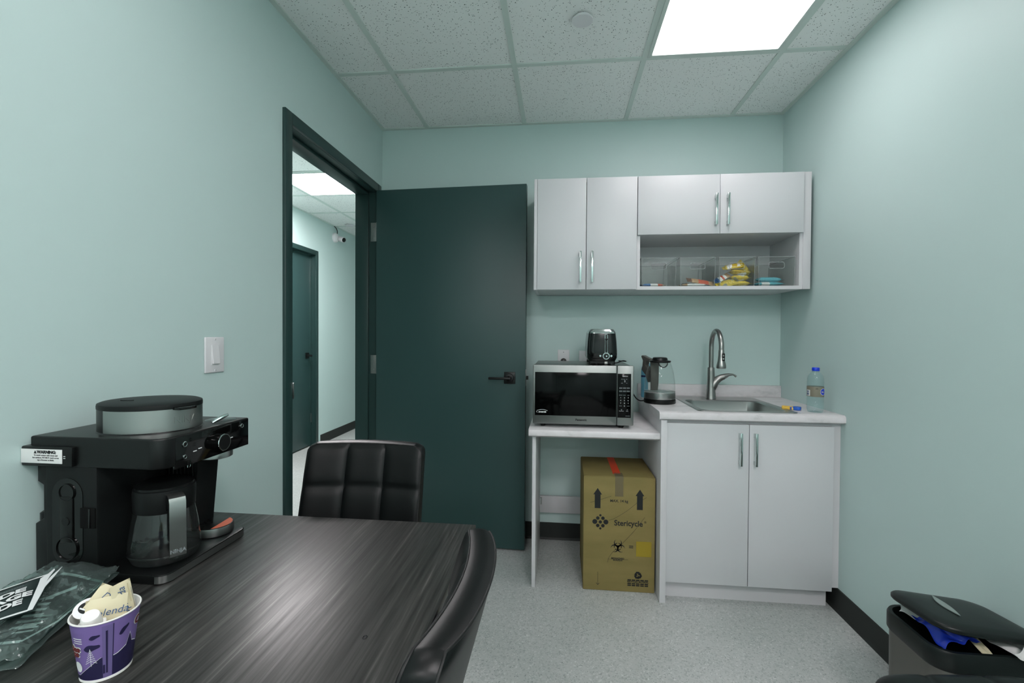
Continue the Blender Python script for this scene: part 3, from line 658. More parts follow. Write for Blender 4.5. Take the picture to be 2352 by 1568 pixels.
# ------------------------------------------------------------------ toaster
t = thing('toaster', 'shiny black two-slot toaster standing on the microwave', 'toaster', (1.350, -.36, 1.112))
tx0, tx1, ty0, ty1 = 1.272, 1.424, -.485, -.215; tz = 1.111
def tl(e, z, r=.03): return rl(tx0 + e, tx1 - e, ty0 + e, ty1 - e, r, z, 6)
loft([tl(.022, tz + .017), tl(.010, tz + .018), tl(.0005, tz + .036, .034), tl(0, tz + .07, .034), tl(.003, tz + .12, .034), tl(.007, tz + .160, .034)], 'toaster_black').build('body', t)
loft([tl(.0055, tz + .1595, .034), tl(.007, tz + .166, .034), tl(.017, tz + .180, .030), tl(.022, tz + .1815, .028), tl(.034, tz + .1815, .02)], 'chrome', True).build('top_trim', t)
MB().box(1.318, 1.333, -.44, -.26, tz + .1812, tz + .1822, 'dark_hole').box(1.362, 1.377, -.44, -.26, tz + .1812, tz + .1822, 'dark_hole').build('slot', t)
cx_ = 1.366; yf = ty0 + .002
s_ = MB(); 
tr = [(cx_ - .006, tz + .053)] + [(cx_ - .006, tz + .148)] + [(cx_ + .006 * cos(a), tz + .149 + .006 * sin(a)) for a in [pi - pi * k / 8 for k in range(1, 8)]] + [(cx_ + .006, tz + .148), (cx_ + .006, tz + .053)]
s_.tube([(x, yf - .001 + (.006 if z > tz + .12 else .003) * (z - tz - .05) / .1, z) for x, z in tr], .0024, 'chrome', 8).build('lever_track', t)
MB().box(cx_ - .0065, cx_ + .0065, yf - .018, yf + .004, tz + .127, tz + .134, 'black_plastic', .002).build('lever', t)
MB().lathe([(.0175, yf + .004), (.0175, yf - .004), (.0165, yf - .005), (.0140, yf - .005)], (cx_, 0, tz + .045), 'chrome', 30, 'y').lathe([(.0142, yf - .0045), (.012, yf - .012), (.0, yf - .012)], (cx_, 0, tz + .045), 'black_plastic', 24, 'y').lathe([(.004, yf - .0118), (.0035, yf - .0128), (0, yf - .0128)], (cx_ + .001, 0, tz + .045), 'chrome', 12, 'y').build('dial', t)
for xx in (cx_ - .029, cx_ + .0255): MB().lathe([(.0058, yf + .004), (.0058, yf - .003), (.0045, yf - .0045), (0, yf - .0045)], (xx, 0, tz + .0455), 'chrome', 18, 'y').build('button', t)
MB().box(cx_ - .0085, cx_ + .0085, yf + .004, yf + .016, tz + .003, tz + .016, 'nickel', .002).box(tx0 + .02, tx1 - .02, ty0 + .02, ty1 - .02, tz + .006, tz + .018, 'black_plastic').build('crumb_tray', t)
for xx in (tx0 + .018, tx0 + .05, tx1 - .018):
    for yy in (ty0 + .03, ty1 - .03): MB().lathe([(.007, tz + .0005), (.008, tz + .004), (.007, tz + .02)], (xx, yy, 0), 'black_plastic', 12).build('foot', t)
MB().tube(bez((tx1 - .03, -.40, tz + .008), (1.43, -.43, tz + .0), (1.445, -.40, tz + .018), (1.470, -.36, tz + .016), 12) + bez((1.470, -.36, tz + .016), (1.495, -.33, tz + .010), (1.50, -.25, tz + .006), (1.47, -.15, tz + .004), 10), .003, 'black_plastic', 8).build('cord', t)

# ------------------------------------------------------------------ kettle
kx, ky = 1.662, -.335
t = thing('kettle', 'clear glass electric kettle with steel base beside the sink', 'kettle', (kx, ky, ZT))
MB().lathe([(.080, ZT + .0005), (.082, ZT + .004), (.081, ZT + .022), (.077, ZT + .024), (0, ZT + .024)], (kx, ky, 0), 'black_plastic', 48).build('power_base', t)
MB().lathe([(.0795, ZT + .0245), (.0800, ZT + .028), (.0795, ZT + .056), (.0775, ZT + .058), (0, ZT + .058)], (kx, ky, 0), 'steel', 48).build('steel_band', t)
MB().lathe([(.0775, ZT + .0585), (.0785, ZT + .070), (.0770, ZT + .11), (.070, ZT + .16), (.059, ZT + .200), (.054, ZT + .216)], (kx, ky, 0), 'kettle_glass', 48).lathe([(.0785, ZT + .0585), (.0795, ZT + .0605), (.0785, ZT + .0625)], (kx, ky, 0), 'clear_rim', 48).build('glass_jug', t)
ld = MB().lathe([(0, ZT + .214), (.052, ZT + .214), (.056, ZT + .219), (.054, ZT + .2235), (.040, ZT + .226), (.037, ZT + .238), (.032, ZT + .241), (0, ZT + .242)], (kx, ky, 0), 'black_plastic', 40)
ld.build('lid', t)
MB().tube([(kx + .008 + .022 * cos(a), ky - .040 + .006 * sin(a), ZT + .213 + .022 * sin(a)) for a in [pi + pi * k / 12 for k in range(13)]], .003, 'black_plastic', 8).box(kx - .012, kx + .028, ky - .042, ky - .038, ZT + .196, ZT + .213, 'clear_rim').build('spout_filter', t)
hd = Vector((-.52, .855, 0)); hd.normalize()
def hp(r, z): return (kx + hd.x * r, ky + hd.y * r, z)
hq = MB()
side = Vector((-hd.y, hd.x, 0)) * .014
prof_h = [(.050, ZT + .226), (.090, ZT + .236), (.125, ZT + .247), (.132, ZT + .241), (.118, ZT + .218), (.122, ZT + .185), (.128, ZT + .168), (.118, ZT + .158), (.094, ZT + .138), (.078, ZT + .100), (.074, ZT + .13), (.066, ZT + .165), (.085, ZT + .180), (.098, ZT + .195), (.095, ZT + .215), (.056, ZT + .214)]
va = [Vector(hp(r, z)) + side for r, z in prof_h]; vb = [Vector(hp(r, z)) - side for r, z in prof_h]
n = len(va)
bm = bmesh.new(); A = [bm.verts.new(v) for v in va]; B = [bm.verts.new(v) for v in vb]
bm.faces.new(A); bm.faces.new(B[::-1])
for i in range(n): bm.faces.new((A[i], B[i], B[(i + 1) % n], A[(i + 1) % n]))
bmesh.ops.recalc_face_normals(bm, faces=bm.faces[:]); bmesh.ops.bevel(bm, geom=bm.edges[:], offset=.002, segments=2, profile=.5, affect='EDGES', clamp_overlap=True)
hq.add(bm, 'grey_plastic'); hq.build('handle', t)
MB().prism([(-.02, ZT + .062), (.02, ZT + .062), (.024, ZT + .10), (.026, ZT + .213), (-.024, ZT + .213), (-.021, ZT + .12)], 0, .008, 'grey_plastic', axis='y', bev=.001, M=Matrix.Translation((kx - .022, ky + .022, 0)) @ Matrix.Rotation(radians(20), 4, 'Z')).build('handle_strip', t)
MB().tube(bez((kx - .080, ky + .005, ZT + .009), (kx - .11, ky - .01, ZT + .004), (kx - .13, ky - .03, ZT + .02), (1.515, -.36, ZT + .06), 12) + bez((1.515, -.36, ZT + .06), (1.505, -.33, .985), (1.51, -.2, 1.0), (1.515, -.05, 1.01), 8), .0032, 'black_plastic', 8).build('cord', t)
# soap bottle behind kettle
t = thing('soap_bottle', 'light blue liquid bottle with navy band behind the kettle', 'bottle', (1.634, -.13, ZT))
MB().lathe([(.0, ZT + .0005), (.030, ZT + .001), (.034, ZT + .008), (.034, ZT + .15), (.030, ZT + .175), (.016, ZT + .195), (.013, ZT + .20), (0, ZT + .20)], (1.634, -.13, 0), 'soap_blue', 30, sy=.7).build('bottle_body', t)
MB().lathe([(.0345, ZT + .118), (.0347, ZT + .12), (.0347, ZT + .126), (.0345, ZT + .128)], (1.634, -.13, 0), 'navy', 30, sy=.7).lathe([(.0346, ZT + .03), (.0346, ZT + .145)], (1.634, -.13, 0), 'label_white', 20, sy=.7, a0=radians(-88), a1=radians(-5)).build('label', t)
MB().lathe([(.014, ZT + .198), (.014, ZT + .225), (.010, ZT + .23), (0, ZT + .23)], (1.634, -.13, 0), 'plate_white', 20).build('cap', t)

# water bottle
wx, wy = 2.333, -.545
t = thing('water_bottle', 'clear plastic water bottle with blue cap by the right wall', 'bottle', (wx, wy, ZT))
pf = [(0, .006), (.012, .004), (.020, .0005), (.030, .002), (.0335, .012)]
for k_ in range(7): z_ = .018 + k_ * .0085; pf += [(.0335, z_), (.0345, z_ + .003), (.0345, z_ + .0055), (.0335, z_ + .0085)]
pf += [(.0338, .078), (.0338, .122), (.0345, .125), (.0338, .135), (.0345, .142), (.0335, .150), (.0335, .157), (.030, .172), (.020, .186), (.0145, .191), (.0138, .194)]
MB().lathe([(r_, ZT + z_) for r_, z_ in pf], (wx, wy, 0), 'bottle_plastic', 36).build('bottle_body', t)
MB().lathe([(.0168, ZT + .189), (.0172, ZT + .1905), (.0168, ZT + .192)], (wx, wy, 0), 'bottle_plastic', 30).build('neck_ring', t)
MB().lathe([(.0155, ZT + .1945), (.0160, ZT + .196), (.0160, ZT + .208), (.0145, ZT + .2105), (0, ZT + .2105)], (wx, wy, 0), 'cap_blue', 30).build('cap', t)
lb = MB().lathe([(.0348, ZT + .075), (.0350, ZT + .076), (.0350, ZT + .121), (.0348, ZT + .122)], (wx, wy, 0), 'label_olive', 40)
lb = lb.build('label', t)
va_ = math.atan2(CAM[1] - wy, CAM[0] - wx)
def cyl_warp(cx, cy, r, a0): return lambda v: Vector((cx + (r + v.z) * cos(a0 + v.x / r), cy + (r + v.z) * sin(a0 + v.x / r), v.y))
def grid_poly(x0, x1, y0, y1, n=10): return [(x0 + (x1 - x0) * i / n, y0) for i in range(n + 1)] + [(x1 - (x1 - x0) * i / n, y1) for i in range(n + 1)]
wp = cyl_warp(wx, wy, .0351, va_)
def strip(mb, x0, x1, y0, y1, m, wp, n=8, d=.0003):
    for i in range(n):
        a, b_ = x0 + (x1 - x0) * i / n, x0 + (x1 - x0) * (i + 1) / n
        mb.raw([wp(Vector((a, y0, d))), wp(Vector((b_, y0, d))), wp(Vector((b_, y1, d))), wp(Vector((a, y1, d)))], [(0, 1, 2, 3)], m, False)
lp = MB(); strip(lp, -.044, -.022, ZT + .078, ZT + .106, 'label_white', wp)
for q, (zz, hh) in enumerate(((.082, .003), (.0865, .005), (.094, .002), (.0975, .004))): strip(lp, -.042, -.028, ZT + zz, ZT + zz + hh, 'print_blue', wp, d=.0005)
lp.build('barcode', lb); lp = MB()
for rr_, mt, dd in ((.0165, 'label_white', .0003), (.0145, 'cap_blue', .0005)):
    ring = [wp(Vector((.036 + rr_ * cos(2 * pi * k / 24), ZT + .099 + rr_ * sin(2 * pi * k / 24), dd))) for k in range(24)]
    lp.raw([wp(Vector((.036, ZT + .099, dd)))] + ring, [(0, 1 + k, 1 + (k + 1) % 24) for k in range(24)], mt, False)
lp.text('Na', .011, 'label_white', None, warp=lambda v: wp(Vector((v.x + .032, v.y + ZT + .098, .0008))), bold=.0005)
for k in range(3): strip(lp, .004 - .004 * (1 - k % 2), .008 + .004 * (1 - k % 2), ZT + .111 + k * .002, ZT + .112 + k * .002, 'print_black', wp, 3)
lp.build('round_logo', lb)

# yellow/blue clip beside the sink
t = thing('utility_clip', 'small yellow and blue plastic clip lying beside the sink', 'clip', (2.262, -.485, ZT))
Mx = Matrix.Translation((2.262, -.485, ZT + .0006)) @ Matrix.Rotation(radians(-38), 4, 'Z')
MB().box(-.050, .006, .004, .019, 0, .014, 'clip_yellow', .003, M=Mx).box(-.044, .006, -.017, -.005, 0, .013, 'clip_yellow', .003, M=Mx).build('prongs', t)
MB().prism(rrect(.0, .034, -.018, .020, .012, 5), 0, .016, 'clip_blue', bev=.003, M=Mx).box(-.012, .002, -.017, -.005, .0, .0135, 'clip_blue', .003, M=Mx).build('grip', t)

# ------------------------------------------------------------------ cardboard box
t = thing('cardboard_box', 'tall brown cardboard medical waste carton under the low worktop', 'box', (1.428, -.38, 0), world=True)
x0, x1, yf, yb, zt = 1.2555, 1.6015, -.555, -.195, .565
MB().box(x0, x1, yf, yb, .001, zt, 'cardboard', .0025, 2).build('carton', t)
MB().box(x0 + .002, x1 - .002, yf + .001, yb - .002, zt, zt + .003, 'cardboard', .001).box(1.43, 1.4315, yf + .002, yb - .002, zt + .0022, zt + .0036, 'print_black').build('flaps', t)
MB().box(1.402, 1.440, yf + .04, yb - .004, zt + .0034, zt + .0042, 'tape_red').build('red_tape', t)['label'] = 'bright red sealing tape'
MB().box(1.408, 1.448, yf - .0012, yf - .0004, .470, zt + .004, 'tape_film').box(1.408, 1.448, yf - .0012, yf + .055, zt + .0042, zt + .0048, 'tape_film').build('clear_tape', t)
MB().box(1.512, 1.585, yf - .0010, yf - .0002, .178, .252, 'sticker_yellow').build('yellow_sticker', t)
F0 = lambda x, z: frame_front(x, yf - .0004, z)
for xx in (1.324, 1.528): MB().flat([(-.014, -.05), (.014, -.05), (.014, .018), (.021, .018), (0, .050), (-.021, .018), (-.014, .018)], 'print_black', F0(xx, .458)).build('arrow_print', t)
p = MB()
p.text('MAX. 14 kg', .018, 'print_black', F0(1.428, .447), bold=.0003)
p.build('weight_limit_print', t); p = MB()
p.text('Stericycle', .038, 'print_black', F0(1.474, .338), bold=.0008, sx=.93).text('®', .014, 'print_black', F0(1.555, .347))
p.build('brand_lettering', t); p = MB()
for (a, b_, r_) in ((0, 0, .008), (-.027, .001, .012), (.027, .001, .012), (-.0125, .019, .0085), (.0125, .019, .0085), (-.0125, -.018, .0085), (.0125, -.018, .0085), (0, .033, .0055), (0, -.032, .0055)): p.flat(circ(a, b_, r_), 'print_black', F0(1.338, .340))
p.build('brand_logo', t); p = MB()
def arc2(cx, cy, r0, r1, a0, a1, n=20):
    o = [(cx + r1 * cos(radians(a0 + (a1 - a0) * i / n)), cy + r1 * sin(radians(a0 + (a1 - a0) * i / n))) for i in range(n + 1)]
    return o + [(cx + r0 * cos(radians(a1 - (a1 - a0) * i / n)), cy + r0 * sin(radians(a1 - (a1 - a0) * i / n))) for i in range(n + 1)]
def crescent(ang, d, R, w, n=22):
    cx, cy = d * cos(radians(ang)), d * sin(radians(ang)); o = []; q = []
    for i in range(n + 1):
        a = radians(ang + 28 + (304) * i / n); tt = sin(pi * i / n)
        o.append((cx + R * cos(a), cy + R * sin(a))); q.append((cx + (R - w * tt) * cos(a), cy + (R - w * tt) * sin(a)))
    return o + q[::-1]
for a in (90, 210, 330): p.flat(crescent(a, .0175, .019, .0075), 'print_black', F0(1.424, .222))
for k in range(3): p.flat(arc2(0, 0, .0155, .019, 100 + 120 * k, 200 + 120 * k), 'print_black', F0(1.424, .222))
p.text('BIOHAZARD', .011, 'print_black', F0(1.424, .163), bold=.0004).text('BIORISQUE', .009, 'print_black', F0(1.424, .154), bold=.0003)
p.box(1.376, 1.474, yf - .0008, yf - .0004, .1585, .1592, 'print_black')
for zz in (.228, .220): p.box(1.478, 1.498, yf - .0008, yf - .0004, zz - .0018, zz + .0018, 'print_black')
p.build('biohazard_print', t); p = MB()
for k in range(3):
    Mr = F0(1.522, .085) @ Matrix.Rotation(radians(120 * k), 4, 'Z')
    p.flat([(-.016, .006), (-.008, .018), (.006, .018), (.009, .012), (.013, .015), (.010, .001), (-.001, .002), (.003, .0055), (-.004, .0095), (-.009, .002)], 'print_black', Mr)
for zz, tx in ((.0605, None), (.052, 'RECYCLED MATERIAL'), (.0425, None), (.034, None)):
    if tx: p.text(tx, .0105, 'print_black', F0(1.522, zz), bold=.0004)
    else:
        for q in range(5): p.box(1.472 + q * .0205, 1.489 + q * .0205, yf - .0008, yf - .0004, zz - .003, zz + .003, 'print_black')
p.build('recycling_print', t); p = MB()
p.box(1.3275, 1.3288, yf - .0008, yf - .0004, .028, .092, 'print_black').flat([(-.0085, .008), (-.007, .009), (0, .002), (.007, .009), (.0085, .008), (0, -.001)], 'print_black', F0(1.328, .028))
p.build('pen_arrow', t)
def pline(pts):
    p = MB()
    for (a, b_), (c_, d_) in zip(pts, pts[1:]):
        nn = Vector((-(d_ - b_), c_ - a)).normalized() * .0005
        p.flat([(a + nn.x, b_ + nn.y), (c_ + nn.x, d_ + nn.y), (c_ - nn.x, d_ - nn.y), (a - nn.x, b_ - nn.y)], 'print_black', F0(0, 0))
    p.build('pen_scribble', t)
pline([(1.378, .350), (1.40, .357), (1.43, .375), (1.47, .403), (1.512, .440), (1.56, .470)])
pline([(1.374, .142), (1.38, .165), (1.40, .195), (1.44, .232), (1.50, .30), (1.552, .372)]); pline([(1.288, .435), (1.32, .445), (1.39, .470)])

# ------------------------------------------------------------------ table
t = thing('table', 'dark grey wood grain table against the left wall', 'table', (.46, -2.2, 0))
ZB = .735; TY0, TY1 = -2.80, -1.606
MB().box(.012, .906, TY0, TY1, ZB - .028, ZB, 'table_wood', .0015).build('tabletop', t)
MB().box(.06, .86, TY0 + .06, TY1 - .06, ZB - .09, ZB - .028, 'black_matte').build('apron', t)
for xx in (.07, .79):
    for yy in (TY0 + .07, TY1 - .13): MB().box(xx, xx + .06, yy, yy + .06, 0, ZB - .028, 'black_matte', .003).build('leg', t)
tag(MB().lathe([(0, ZB + .0002), (.0028, ZB + .0002), (.0042, ZB + .0014), (.0056, ZB + .0002)], (0.802, -2.099, 0), 'print_black', 16, sx=.8).build('rubber_ring', loc=(0.802, -2.099, ZB)), 'tiny dark ring lying alone on the table top', 'ring')

# ------------------------------------------------------------------ chairs
def chair_back():
    """tufted curved back; local: faces -y, centre x=0, z from seat"""
    nu, nv = 66, 48; z0, z1, t0 = .46, .894, .05
    def half(v):
        h_ = .195 - .004 * v; d = (1 - v) * (z1 - z0); r_ = .026
        if d < r_: h_ -= r_ - sqrt(max(0, r_ * r_ - (r_ - d) ** 2))
        return h_
    def base(u, v):
        tilt = .085 * v + .025 * v * v
        return tilt - .023 * (u * u)
    def cell(x, edges):
        for a, b_ in zip(edges, edges[1:]):
            if a <= x <= b_: return (x - a) / (b_ - a)
        return 0
    ue = [-1, -1 / 3, 1 / 3, 1]; ve = [0, .11, .395, .70, 1.0]
    def puff(u, v):
        a = cell(u, ue); b_ = cell(v, ve)
        f = lambda q: 1 - abs(2 * q - 1) ** 5
        return .011 * (.25 + .75 * max(0, f(a)) ** .6) * (max(0, f(b_)) ** .5)
    b = MB()
    fv = []; bv = []
    for j in range(nv + 1):
        v = j / nv; h_ = half(v)
        for i in range(nu + 1):
            u = -1 + 2 * i / nu
            y = base(u, v)
            fv.append((u * h_, y - puff(u, v), z0 + v * (z1 - z0)))
            bv.append((u * h_, y + t0 - .006 * (abs(u) ** 6) - .004 * v ** 8, z0 + v * (z1 - z0)))
    k = nu + 1; fs = []
    for j in range(nv):
        for i in range(nu): a = j * k + i; fs.append((a, a + 1, a + k + 1, a + k))
    b.raw(fv, fs, 'leather', True); b.raw(bv, [f[::-1] for f in fs], 'leather', True)
    # edge band: rounded strip all around
    rim = [(j * k) for j in range(nv + 1)] + [nv * k + i for i in range(1, nu + 1)] + [j * k + nu for j in range(nv - 1, -1, -1)]
    cen = Vector((0, 0, .68))
    rows = []
    for s_ in range(7):
        q = s_ / 6; row = []
        for id_ in rim:
            A_, B_ = Vector(fv[id_]), Vector(bv[id_]); P_ = A_.lerp(B_, q)
            o_ = Vector((P_.x - cen.x, 0, (P_.z - cen.z) if P_.z > .86 else 0)); o_ = o_.normalized() if o_.length > 0 else o_
            row.append(P_ + o_ * (.005 * sin(pi * q) ** .7))
        rows.append(row)
    n = len(rim); vs = [p_ for r_ in rows for p_ in r_]
    b.raw(vs, [(s_ * n + i, (s_ + 1) * n + i, (s_ + 1) * n + i + 1, s_ * n + i + 1) for s_ in range(6) for i in range(n - 1)], 'leather', True)
    seam = [Vector(fv[i]) + Vector((0, .001, 0)) for i in rim]
    pp = MB().tube(seam, .0022, 'leather_seam', 6)
    pp.tube([Vector(bv[i]) for i in rim], .002, 'leather_seam', 6)
    return b, pp
def chair_seat():
    nu, nv = 60, 48; b = MB(); z0, z1 = .425, .478
    def sq(u, v):   # superellipse map square->rounded
        k = .80
        fu = u * (1 - (1 - k) * .5 * (abs(v) ** 6)); return fu * .212, v * .21 * (1 - (1 - k) * .5 * abs(u) ** 6)
    ue = [-1, -1 / 3, 1 / 3, 1]
    tv = []; bv = []
    for j in range(nv + 1):
        v = -1 + 2 * j / nv
        for i in range(nu + 1):
            u = -1 + 2 * i / nu; x, y = sq(u, v)
            a = next((u - p_) / (q_ - p_) for p_, q_ in zip(ue, ue[1:]) if p_ <= u <= q_)
            e = max(0, (1 - abs(u) ** 10)) ** .4 * max(0, (1 - abs(v) ** 10)) ** .4
            g_ = .004 * (1 - max(0, 1 - abs(2 * a - 1) ** 8)) if abs(u) < .9 else 0
            tv.append((x, y, z0 + .022 + (z1 - z0 - .022) * e - g_)); bv.append((x, y, z0))
    k = nu + 1; fs = [(j * k + i, j * k + i + 1, (j + 1) * k + i + 1, (j + 1) * k + i) for j in range(nv) for i in range(nu)]
    b.raw(tv, fs, 'leather', True); b.raw(bv, [f[::-1] for f in fs], 'leather', True)
    rim = [i for i in range(k)] + [j * k + nu for j in range(1, nv + 1)] + [nv * k + i for i in range(nu - 1, -1, -1)] + [j * k for j in range(nv - 1, 0, -1)]
    n = len(rim); vs = [tv[i] for i in rim] + [bv[i] for i in rim]
    b.raw(vs, [(i, n + i, n + (i + 1) % n, (i + 1) % n) for i in range(n)], 'leather', True)
    return b
def make_chair(label, loc, rotz):
    t = thing('dining_chair', label, 'chair', loc, rotz, 'black leather tufted chairs', world=False)
    b, pp = chair_back(); bo = b.build('backrest', t, ang=50); pp.build('piping', bo, ang=60)
    chair_seat().build('seat', t, ang=50)
    MB().box(-.17, .17, -.17, .17, .405, .425, 'black_matte', .003).build('seat_frame', t)
    for sx in (-1, 1):
        MB().tube([(sx * .165, -.165, .415), (sx * .19, -.19, 0.0005)], [.013, .010], 'black_matte', 14).build('leg', t)
        MB().tube([(sx * .165, .16, .415), (sx * .19, .215, 0.0005)], [.013, .010], 'black_matte', 14).build('leg', t)
        MB().tube([(sx * .12, .10, .41), (sx * .12, .175, .43), (sx * .12, .205, .50), (sx * .12, .23, .60)], .010, 'black_matte', 12).build('back_bracket', t)
    return t
# backrest sits at local y ~ +.17
def shift_back(t):
    for o in t.children:
        if o.name.startswith('backrest'): o.location = (0, .175, 0)
ch = make_chair('black tufted leather chair at the far end of the table', (.506, -1.660, 0), radians(2)); shift_back(ch)
c2 = dup(ch, (.704, -2.180, 0), 'black leather chair pushed in at the right side of the table', (0, 0, radians(-90)))
c3 = dup(ch, (2.075, -1.883, 0), 'black leather chair whose seat edge shows in front of the trash bin', (0, 0, radians(185)))

# ------------------------------------------------------------------ coffee maker
CY0, CY1 = -1.990, -1.735; CX1 = .318
t = thing('coffee_maker', 'black and steel dual coffee brewer at the left of the table', 'coffee maker', (.17, -1.86, ZB))
MB().prism(rrect(.025, .322, CY0, CY1, .022, 6), ZB + .001, ZB + .020, 'black_plastic', bev=.002).build('base_plate', t)
tp = rrect(.025, .3235, CY0 - .0015, CY1 + .0015, .0235, 6)
sel = [q for q in tp if q[0] > .262]; sel.sort(key=lambda q: q[1])
b = MB(); inn = [(x - .002 * (1 if x > .31 else .6), y) for x, y in sel]
vs = [(x, y, ZB + .003) for x, y in sel] + [(x, y, ZB + .018) for x, y in sel]; n = len(sel)
b.raw(vs, [(i, i + 1, n + i + 1, n + i) for i in range(n - 1)], 'steel').build('base_trim', t)
# tower and tank
MB().box(.044, .165, CY0 + .002, CY1, ZB + .018, .980, 'black_matte', .004).build('tower', t)
tk = MB().prism([(.006, ZB + .002), (.050, ZB + .002), (.050, .978), (.012, .978), (.012, .938), (.026, .930), (.026, .858), (.006, .846)], CY0 + .012, CY1, 'black_plastic', axis='y', bev=.003)
tk.lathe([(.014, .846), (.016, .852), (.016, .866), (.012, .869), (0, .869)], (.020, CY0 + .030, 0), 'black_gloss', 20).build('water_tank', t)
# scoop slot
p_ = [(.0975 + .036 * cos(a), .915 + .036 * sin(a)) for a in [pi * k / 14 for k in range(15)]] + [(.0975 + .036 * cos(a), .801 + .036 * sin(a)) for a in [pi + pi * k / 14 for k in range(15)]]
MB().prism(p_, CY0 + .0005, CY0 + .004, 'black_gloss', axis='y').build('scoop_slot', t)
sc = MB().box(.083, .112, CY0 - .0022, CY0 + .001, .815, .912, 'black_plastic', .001)
sc.lathe([(.0, CY0 - .0008), (.0160, CY0 - .0008), (.0165, CY0 - .0028), (.0182, CY0 - .0028), (.0188, CY0 + .0005)], (.0975, 0, .921), 'black_gloss', 28, 'y')
sc.lathe([(.0, CY0 - .0008), (.0225, CY0 - .0008), (.0232, CY0 - .0032), (.0250, CY0 - .0032), (.0256, CY0 + .0005)], (.0975, 0, .802), 'black_gloss', 28, 'y')
sc.lathe([(.009, CY0 - .002), (.0088, CY0 - .0038), (0, CY0 - .0038)], (.0975, 0, .860), 'black_plastic', 18, 'y').build('scoop', t)
MB().box(.128, .163, CY0 - .001, CY0 + .004, .846, .890, 'dark_hole', .002).box(.150, .154, CY0 - .003, CY0 + .002, .848, .889, 'black_gloss', .001).build('side_latch', t)
# head
hpoly = [(.013, CY0), (CX1 - .032, CY0)] + [(CX1 - .032 + .032 * sin(a), CY0 + .032 - .032 * cos(a)) for a in [pi / 2 * k / 8 for k in range(1, 9)]] + [(CX1, -1.724), (.013, -1.724)]
MB().prism(hpoly, .974, 1.039, 'black_plastic', bev=.004, seg=3).build('head', t)
hd_ = [o for o in t.children if o.name.startswith('head')][0]
MB().box(CX1 - .006, CX1 + .0012, CY0 + .033, -1.725, .968, 1.0355, 'black_gloss', .001).build('control_panel', t)
cpn = [o for o in t.children if o.name.startswith('control_panel')][0]
px = CX1 + .0012
def btn(y, z, r): MB().lathe([(r, px - .001), (r, px + .002), (r * .8, px + .0026), (r * .62, px + .0022)], (0, y, z), 'chrome', 20, 'x').lathe([(r * .64, px + .0014), (0, px + .0018)], (0, y, z), 'black_plastic', 16, 'x').build('button', cpn)
btn(-1.934, 1.017, .0066); btn(-1.934, .9895, .0048); btn(-1.752, 1.022, .0058)
kb = MB().tube([(px, -1.838, 1.000), (px + .019, -1.838, 1.000)], .0195, 'black_gloss', 36).lathe([(.0195, px + .019), (.0202, px + .0195), (.0198, px + .021), (.0178, px + .021)], (0, -1.838, 1.0), 'chrome', 36, 'x').lathe([(.018, px + .0202), (0, px + .0204)], (0, -1.838, 1.0), 'black_matte', 36, 'x').build('dial', cpn)
for (y, z) in ((-1.905, .995), (-1.890, .998), (-1.800, .998), (-1.789, 1.0)): MB().box(px, px + .0006, y - .005, y + .005, z - .0010, z + .0010, 'print_white').build('indicator_light', cpn)
ml = MB()
ml.tube([(px + .001, -1.922 + dy_, .971 + dz_) for dy_, dz_ in ((-.004, -.007), (.004, -.007), (.004, .007), (-.004, .007))], .0011, 'chrome', 6, closed=True)
ml.build('filter_symbol', cpn)
# warning box
wb = MB().box(.000, .120, CY0 - .009, CY0 + .01, .977, 1.019, 'black_plastic', .003).build('side_housing', t)
MB().box(.001, .098, CY0 - .0098, CY0 - .0088, .984, 1.0135, 'label_white', .0002).build('warning_label', wb)
wt = MB(); yy = CY0 - .0100
wt.text('WARNING:', .0088, 'print_black', frame_front(.062, yy, 1.0075), bold=.0004).flat([(-.0035, -.003), (.0035, -.003), (0, .0035)], 'print_black', frame_front(.0355, yy, 1.0075))
for q, s_ in enumerate(('To avoid contact with steam and', 'hot surfaces, DO NOT reach across', 'top of brewer to finish.')): wt.text(s_, .0042, 'print_black', frame_front(.060, yy, 1.0008 - q * .0050))
wt.box(.1005, .1052, CY0 - .0093, CY0 - .0088, .995, .9965, 'print_white').box(.1005, .1052, CY0 - .0093, CY0 - .0088, .999, 1.0005, 'print_white').build('warning_text', wb)
# brew drum
DX, DY, RX, RY = .184, -1.874, .104, .092
MB().lathe([(1, 1.037), (1.0, 1.090)], (DX, DY, 0), 'steel_light', 64, sx=RX, sy=RY, a0=radians(-108), a1=radians(40)).lathe([(.998, 1.037), (.998, 1.090)], (DX, DY, 0), 'black_plastic', 64, sx=RX, sy=RY, a0=radians(38), a1=radians(254)).lathe([(1.06, 1.0365), (1.0, 1.0415)], (DX, DY, 0), 'black_plastic', 64, sx=RX, sy=RY).build('brew_basket', t)
dm = [o for o in t.children if o.name.startswith('brew_basket')][0]
dwp = lambda v: Vector((DX + (RX + v.z) * cos(radians(-10) + v.x / .092), DY + (RY + v.z) * sin(radians(-10) + v.x / .092), v.y))
MB().text('NINJA', .019, 'steel_light', None, bold=.0008, depth=.0009, warp=lambda v: dwp(Vector((v.x, v.y + 1.064, v.z)))).build('brand_lettering', dm)
MB().lathe([(.99, 1.0895), (1.004, 1.090), (1.006, 1.096), (.998, 1.1005), (.94, 1.103), (.5, 1.1045), (0, 1.1045)], (DX, DY, 0), 'black_matte', 64, sx=RX, sy=RY).box(DX - .05, DX - .02, DY - .03, DY - .026, 1.1035, 1.1060, 'black_plastic').build('basket_lid', t)
lid_ = [o for o in t.children if o.name.startswith('basket_lid')][0]
MB().prism([(.0, -.025), (.028, -.020), (.034, .0), (.028, .020), (.0, .025)], 1.088, 1.094, 'black_gloss', bev=.001, M=Matrix.Translation((DX + .086, DY - .018, 0)) @ Matrix.Rotation(radians(-12), 4, 'Z')).build('lid_tab', lid_)
